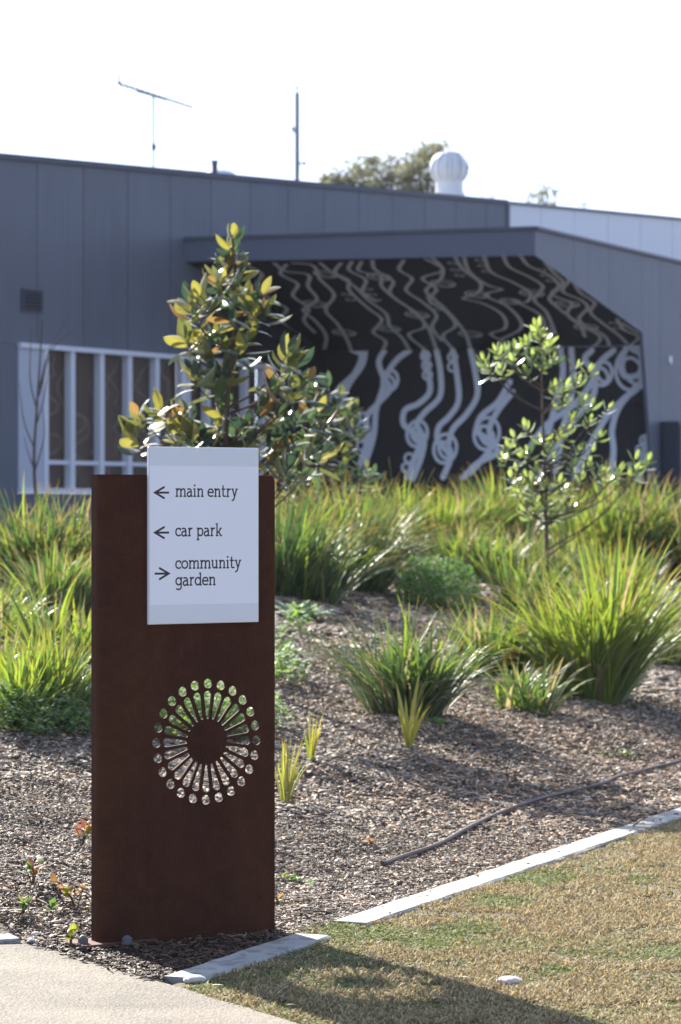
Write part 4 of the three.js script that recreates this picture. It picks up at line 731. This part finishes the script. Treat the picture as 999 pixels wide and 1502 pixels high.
// ------------------------------------------------------------------ the wayfinding sign
{
  const R = V(-0.2355, 0, -10.19), e = V(0.84, 0, -0.5426).normalize(), LEN = 0.697, O = R.clone().addScaledVector(e, -LEN); O.y = 0;
  const turn = Math.atan2(-e.z, e.x);                               // local +x runs along the face, +z towards the viewer
  const t = thing('wayfinding_sign', 'rust-brown steel sign plinth with white direction panel and cut-out sunburst', 'sign', O, turn);
  const rust = phys(0xffffff, 0.8, { specularIntensity: 0.45,
    map: tex(1024, (u, v) => { const b = fbm(u * 5, v * 3, 91, 0, 5), s = fbm(u * 60, v * 60, 92, 0, 3), f = vnoise(u * 330, v * 330, 93), st = fbm(u * 26, v * 1.6, 94, 0, 3), k = 0.68 + 0.32 * (b - 0.5) + 0.3 * (s - 0.5) + 0.2 * (f - 0.5) + 0.26 * (st - 0.5) + (f > 0.985 ? 0.5 : 0) + (vnoise(u * 500, v * 9, 97) > 0.965 && fbm(u * 8, v * 8, 98) > 0.55 ? 0.35 : 0) + 0.5 * Math.max(0, fbm(u * 11, v * 7, 99, 0, 4) - 0.6); return [0.084 * k, 0.028 * k * (0.9 + 0.25 * b), 0.0135 * k * (0.85 + 0.3 * (1 - b))]; }, true, 0.55),
    bumpMap: tex(512, (u, v) => { const n = fbm(u * 90, v * 90, 95, 90, 3); return [n, n, n]; }, false, 1.5), bumpScale: 0.0012,
  });
  const TH = 0.008, H = 1.63, cr = 0.052, back = 0.03;
  const s = new THREE.Shape(); s.moveTo(cr, -0.25); s.lineTo(LEN, -0.25); s.lineTo(LEN, H - 0.025); s.quadraticCurveTo(LEN, H, LEN - 0.025, H); s.lineTo(cr, H); s.closePath();
  const cx = 0.417, cy = 0.69;
  for (let i = 0; i < 24; i++) {
    const a = Math.PI / 2 - i * Math.PI / 12 - 0.02, ca = Math.cos(a), sa = Math.sin(a);
    const d = new THREE.Path(); d.absellipse(cx + ca * 0.204, cy + sa * 0.205, 0.0172, 0.0172, 0, Math.PI * 2, false, 0); s.holes.push(d);
    const w0 = 0.0058, w1 = 0.0158, r0 = 0.086, r1 = 0.163, pts = [];   // a drop that widens outwards with round ends
    for (let k = 0; k <= 6; k++) { const b = Math.PI / 2 + k / 6 * Math.PI; pts.push([r0 + w0 * Math.cos(b), w0 * Math.sin(b)]); }
    for (let k = 0; k <= 8; k++) { const b = -Math.PI / 2 + k / 8 * Math.PI; pts.push([r1 + w1 * Math.cos(b), w1 * Math.sin(b)]); }
    s.holes.push(new THREE.Path(pts.map(([r, q]) => new THREE.Vector2(cx + r * ca - q * sa, cy + r * sa + q * ca))));
  }
  const face = new THREE.ExtrudeGeometry(s, { depth: TH, bevelEnabled: false, curveSegments: 20 }); face.translate(0, 0, -TH);
  // rolled left edge and its return, one profile swept upwards
  const prof = []; for (let k = 0; k <= 12; k++) { const a = Math.PI / 2 + k / 12 * Math.PI / 2; prof.push([cr + cr * Math.cos(a), -cr + cr * Math.sin(a)]); } prof.push([0, -cr - back]);
  const inner = []; for (let k = 0; k <= 12; k++) { const a = Math.PI / 2 + k / 12 * Math.PI / 2; inner.push([cr + (cr - TH) * Math.cos(a), -cr + (cr - TH) * Math.sin(a)]); } inner.push([TH, -cr - back]);
  const rs = new THREE.Shape([...prof, ...inner.reverse()].map(([x, z]) => new THREE.Vector2(x, -z)));
  const roll = new THREE.ExtrudeGeometry(rs, { depth: H + 0.25, bevelEnabled: false }); roll.rotateX(-Math.PI / 2); roll.translate(0, -0.25, 0);
  { // smooth the roll, uv in metres
    const p = roll.attributes.position, n = roll.attributes.normal, uv = roll.attributes.uv;
    for (let i = 0; i < p.count; i++) { const x = p.getX(i), z = p.getZ(i); uv.setXY(i, x - z, p.getY(i)); if (Math.abs(n.getY(i)) < 0.5 && x < cr + 1e-4 && z > -cr - 1e-4) { const v = V(x - cr, 0, z + cr), l = v.length(), sg = Math.sign(v.x * n.getX(i) + v.z * n.getZ(i)) || 1; if (l > 0.02) { v.multiplyScalar(sg / l); if (Math.abs(v.x * n.getX(i) + v.z * n.getZ(i)) > 0.7) n.setXYZ(i, v.x, 0, v.z); } } }
  }
  mesh('steel_plate', mergeGeometries([face, roll]), rust, t);
  // base plate and anchor nuts
  const bp = new THREE.BoxGeometry(0.30, 0.012, 0.15); mesh('base_plate', bp, std(C(0.13, 0.06, 0.04), 0.85), t).position.set(0.06, 0.006, -0.06);
  const nut = () => mergeGeometries([new THREE.CylinderGeometry(0.018, 0.018, 0.018, 6), new THREE.SphereGeometry(0.0135, 12, 8).scale(1, 0.7, 1).translate(0, 0.008, 0), new THREE.CylinderGeometry(0.021, 0.021, 0.004, 18).translate(0, -0.011, 0)].map((g) => g.toNonIndexed()));
  const ng = nut(), nm = std(C(0.13, 0.12, 0.115), 0.6);
  for (const [x, z] of [[-0.055, -0.04], [0.075, 0.04]]) mesh('anchor_nut', ng, nm, t).position.set(x, 0.022, z);

  // white panel with its lettering
  const PW = 0.447, PH = 0.62, px0 = 0.1735, pTop = 1.728, pz = 0.015;
  const S = 2300, cv = document.createElement('canvas'); cv.width = Math.round(PW * S); cv.height = Math.round(PH * S); const x = cv.getContext('2d');
  x.fillStyle = '#f1f1f3'; x.fillRect(0, 0, cv.width, cv.height);
  x.fillStyle = '#e0e3e4'; x.fillRect(0, 0, cv.width, cv.height * 0.103); x.fillRect(0, cv.height * 0.894, cv.width, cv.height * 0.106);
  const toX = (a) => (a - 219) / 161 * cv.width, toY = (b) => (b - 656.5) / 257.5 * cv.height;
  x.strokeStyle = '#2c2224'; x.fillStyle = '#2c2224'; x.lineCap = 'butt'; x.lineJoin = 'round';
  // rounded slab-serif letters as strokes: x-height 1, baseline 0
  const ST = 0.185, h2 = ST / 2;
  const pen = (ox, sx, sy, oy) => {
    const X = (a) => ox + a * sx, Y = (b) => oy - b * sy;
    const run = (f) => { x.beginPath(); f(); x.stroke(); };
    const line = (...p) => run(() => p.forEach(([a, b], i) => (i ? x.lineTo(X(a), Y(b)) : x.moveTo(X(a), Y(b)))));
    const curve = (a, ...cs) => run(() => { x.moveTo(X(a[0]), Y(a[1])); cs.forEach((c) => (c.length === 2 ? x.lineTo(X(c[0]), Y(c[1])) : x.bezierCurveTo(X(c[0]), Y(c[1]), X(c[2]), Y(c[3]), X(c[4]), Y(c[5])))); });
    const bar = (a, b, y) => { x.save(); x.lineWidth *= 0.86; line([a, y], [b, y]); x.restore(); };
    const oval = (a, b, rx, ry) => run(() => x.ellipse(X(a), Y(b), rx * sx, ry * sy, 0, 0, 7));
    const dot = (a, b, r) => { x.beginPath(); x.arc(X(a), Y(b), r * sx, 0, 7); x.fill(); };
    const foot = (a) => bar(a - 0.2, a + 0.2, h2 * 0.9), arch = (a, b) => { curve([a, 0.55], [a + 0.02, 0.80, a + (b - a) * 0.35, 1 - h2, a + (b - a) * 0.58, 1 - h2], [b - 0.03, 1 - h2, b, 0.82, b, 0.62], [b, 0]); };
    return { line, curve, bar, oval, dot, foot, arch };
  };
  const G = {
    m: [1.72, (g) => { g.line([0.27, 0], [0.27, 1]); g.bar(0.08, 0.3, 1 - h2); g.arch(0.27, 0.85); g.arch(0.85, 1.43); [0.27, 0.85, 1.43].forEach(g.foot); }],
    n: [1.14, (g) => { g.line([0.27, 0], [0.27, 1]); g.bar(0.08, 0.3, 1 - h2); g.arch(0.27, 0.85); g.foot(0.27); g.foot(0.85); }],
    i: [0.56, (g) => { g.line([0.28, 0], [0.28, 1]); g.bar(0.08, 0.3, 1 - h2); g.foot(0.28); g.dot(0.27, 1.32, 0.13); }],
    a: [0.98, (g) => { g.curve([0.14, 0.84], [0.3, 0.95, 0.7, 0.98, 0.7, 0.62], [0.7, 0.14], [0.72, 0.08, 0.78, h2, 0.92, h2]); g.curve([0.7, 0.58], [0.4, 0.62, 0.13, 0.52, 0.13, 0.3], [0.13, -0.02, 0.6, -0.02, 0.7, 0.3]); }],
    e: [0.98, (g) => g.curve([0.13, 0.53], [0.87, 0.53], [0.87, 0.8, 0.7, 1 - h2, 0.5, 1 - h2], [0.28, 1 - h2, 0.12, 0.75, 0.12, 0.5], [0.12, 0.22, 0.3, h2, 0.54, h2], [0.68, h2, 0.79, 0.13, 0.87, 0.2])],
    t: [0.76, (g) => { g.curve([0.3, 1.34], [0.3, 0.3], [0.3, 0.12, 0.38, h2, 0.52, h2], [0.6, h2, 0.66, 0.12, 0.7, 0.15]); g.bar(0.06, 0.66, 1 - h2); }],
    r: [0.80, (g) => { g.line([0.27, 0], [0.27, 1]); g.bar(0.08, 0.3, 1 - h2); g.curve([0.27, 0.55], [0.32, 0.85, 0.5, 0.95, 0.72, 0.9]); g.foot(0.27); }],
    y: [1.0, (g) => { g.curve([0.2, 0.95], [0.52, 0.06]); g.curve([0.82, 0.95], [0.44, -0.15], [0.36, -0.36, 0.26, -0.4, 0.1, -0.36]); g.bar(0.04, 0.38, 1 - h2); g.bar(0.66, 0.98, 1 - h2); }],
    c: [0.9, (g) => { g.curve([0.78, 0.66], [0.78, 0.84], [0.7, 0.92, 0.6, 1 - h2, 0.5, 1 - h2], [0.27, 1 - h2, 0.12, 0.76, 0.12, 0.5], [0.12, 0.22, 0.3, h2, 0.52, h2], [0.66, h2, 0.76, 0.14, 0.83, 0.22]); }],
    p: [1.12, (g) => { g.line([0.27, -0.45], [0.27, 1]); g.bar(0.08, 0.3, 1 - h2); g.bar(0.07, 0.47, -0.45 + h2 * 0.9); g.curve([0.27, 0.5], [0.27, 0.8, 0.42, 1 - h2, 0.6, 1 - h2], [0.84, 1 - h2, 0.96, 0.76, 0.96, 0.5], [0.96, 0.24, 0.82, h2, 0.6, h2], [0.42, h2, 0.27, 0.22, 0.27, 0.5]); }],
    k: [1.06, (g) => { g.line([0.27, 0], [0.27, 1.5]); g.bar(0.08, 0.3, 1.5 - h2); g.foot(0.27); g.line([0.3, 0.42], [0.52, 0.5], [0.82, 0.93]); g.line([0.5, 0.52], [0.84, 0.06]); g.bar(0.66, 0.96, 1 - h2); g.bar(0.7, 1.02, h2 * 0.9); }],
    o: [1.06, (g) => g.oval(0.53, 0.5, 0.41, 0.5 - h2)],
    u: [1.12, (g) => { g.curve([0.25, 1], [0.25, 0.38], [0.25, 0.18, 0.34, h2, 0.5, h2], [0.68, h2, 0.82, 0.22, 0.82, 0.45]); g.line([0.82, 1], [0.82, 0]); g.bar(0.06, 0.27, 1 - h2); g.bar(0.63, 0.84, 1 - h2); g.bar(0.8, 1.02, h2 * 0.9); }],
    g: [1.1, (g) => { g.oval(0.5, 0.52, 0.37, 0.48 - h2); g.curve([0.87, 1], [0.87, -0.1], [0.87, -0.42, 0.4, -0.46, 0.16, -0.3]); g.bar(0.84, 1.06, 1 - h2); }],
    d: [1.12, (g) => { g.oval(0.5, 0.5, 0.38, 0.5 - h2); g.line([0.87, 1.5], [0.87, 0]); g.bar(0.66, 0.89, 1.5 - h2); g.bar(0.85, 1.07, h2 * 0.9); }],
    ' ': [0.52, () => {}],
  };
  const write = (text, x0, x1, by) => {
    const total = [...text].reduce((q, ch) => q + G[ch][0] * 0.96, 0), sx = (toX(x1) - toX(x0)) / total, sy = (toY(13.0) - toY(0)); let at = toX(x0);
    for (const ch of text) { x.lineWidth = ST * (sx + sy) / 2; G[ch][1](pen(at, sx, sy, toY(by))); at += G[ch][0] * 0.96 * sx; }
  };
  write('main entry', 255.8, 348.6, 728.8); write('car park', 255.8, 325.4, 786.8); write('community', 255.8, 353.8, 834.6); write('garden', 255.8, 316.2, 859.4);
  const arrow = (y, dir) => { const a = dir < 0 ? 226.5 : 246.5, b = dir < 0 ? 247 : 226; x.lineWidth = (toX(2.6) - toX(0)); x.lineJoin = 'miter'; x.beginPath(); x.moveTo(toX(b), toY(y)); x.lineTo(toX(a + 2 * -dir * 0 - dir * 1.5), toY(y)); x.stroke(); x.beginPath(); x.moveTo(toX(a - dir * 14), toY(y - 8.5)); x.lineTo(toX(a), toY(y)); x.lineTo(toX(a - dir * 14), toY(y + 8.5)); x.stroke(); };
  arrow(722.5, -1); arrow(781, -1); arrow(841, 1);
  const T = new THREE.CanvasTexture(cv); T.colorSpace = THREE.SRGBColorSpace;
  const panel = mesh('direction_panel', new RoundedBoxGeometry(PW, PH, pz, 3, 0.003), std(C(0.85, 0.85, 0.86), 0.35), t); panel.position.set(px0 + PW / 2, pTop - PH / 2, pz / 2 + 0.001);
  panel.userData.label = 'white panel lettered main entry, car park, community garden';
  const pl = new THREE.PlaneGeometry(PW - 0.006, PH - 0.006); const pr = mesh('printed_face', pl, std(0xffffff, 0.35, { map: T }), panel); pr.position.z = pz / 2 + 0.0015;
}
renderer.render(scene, camera);
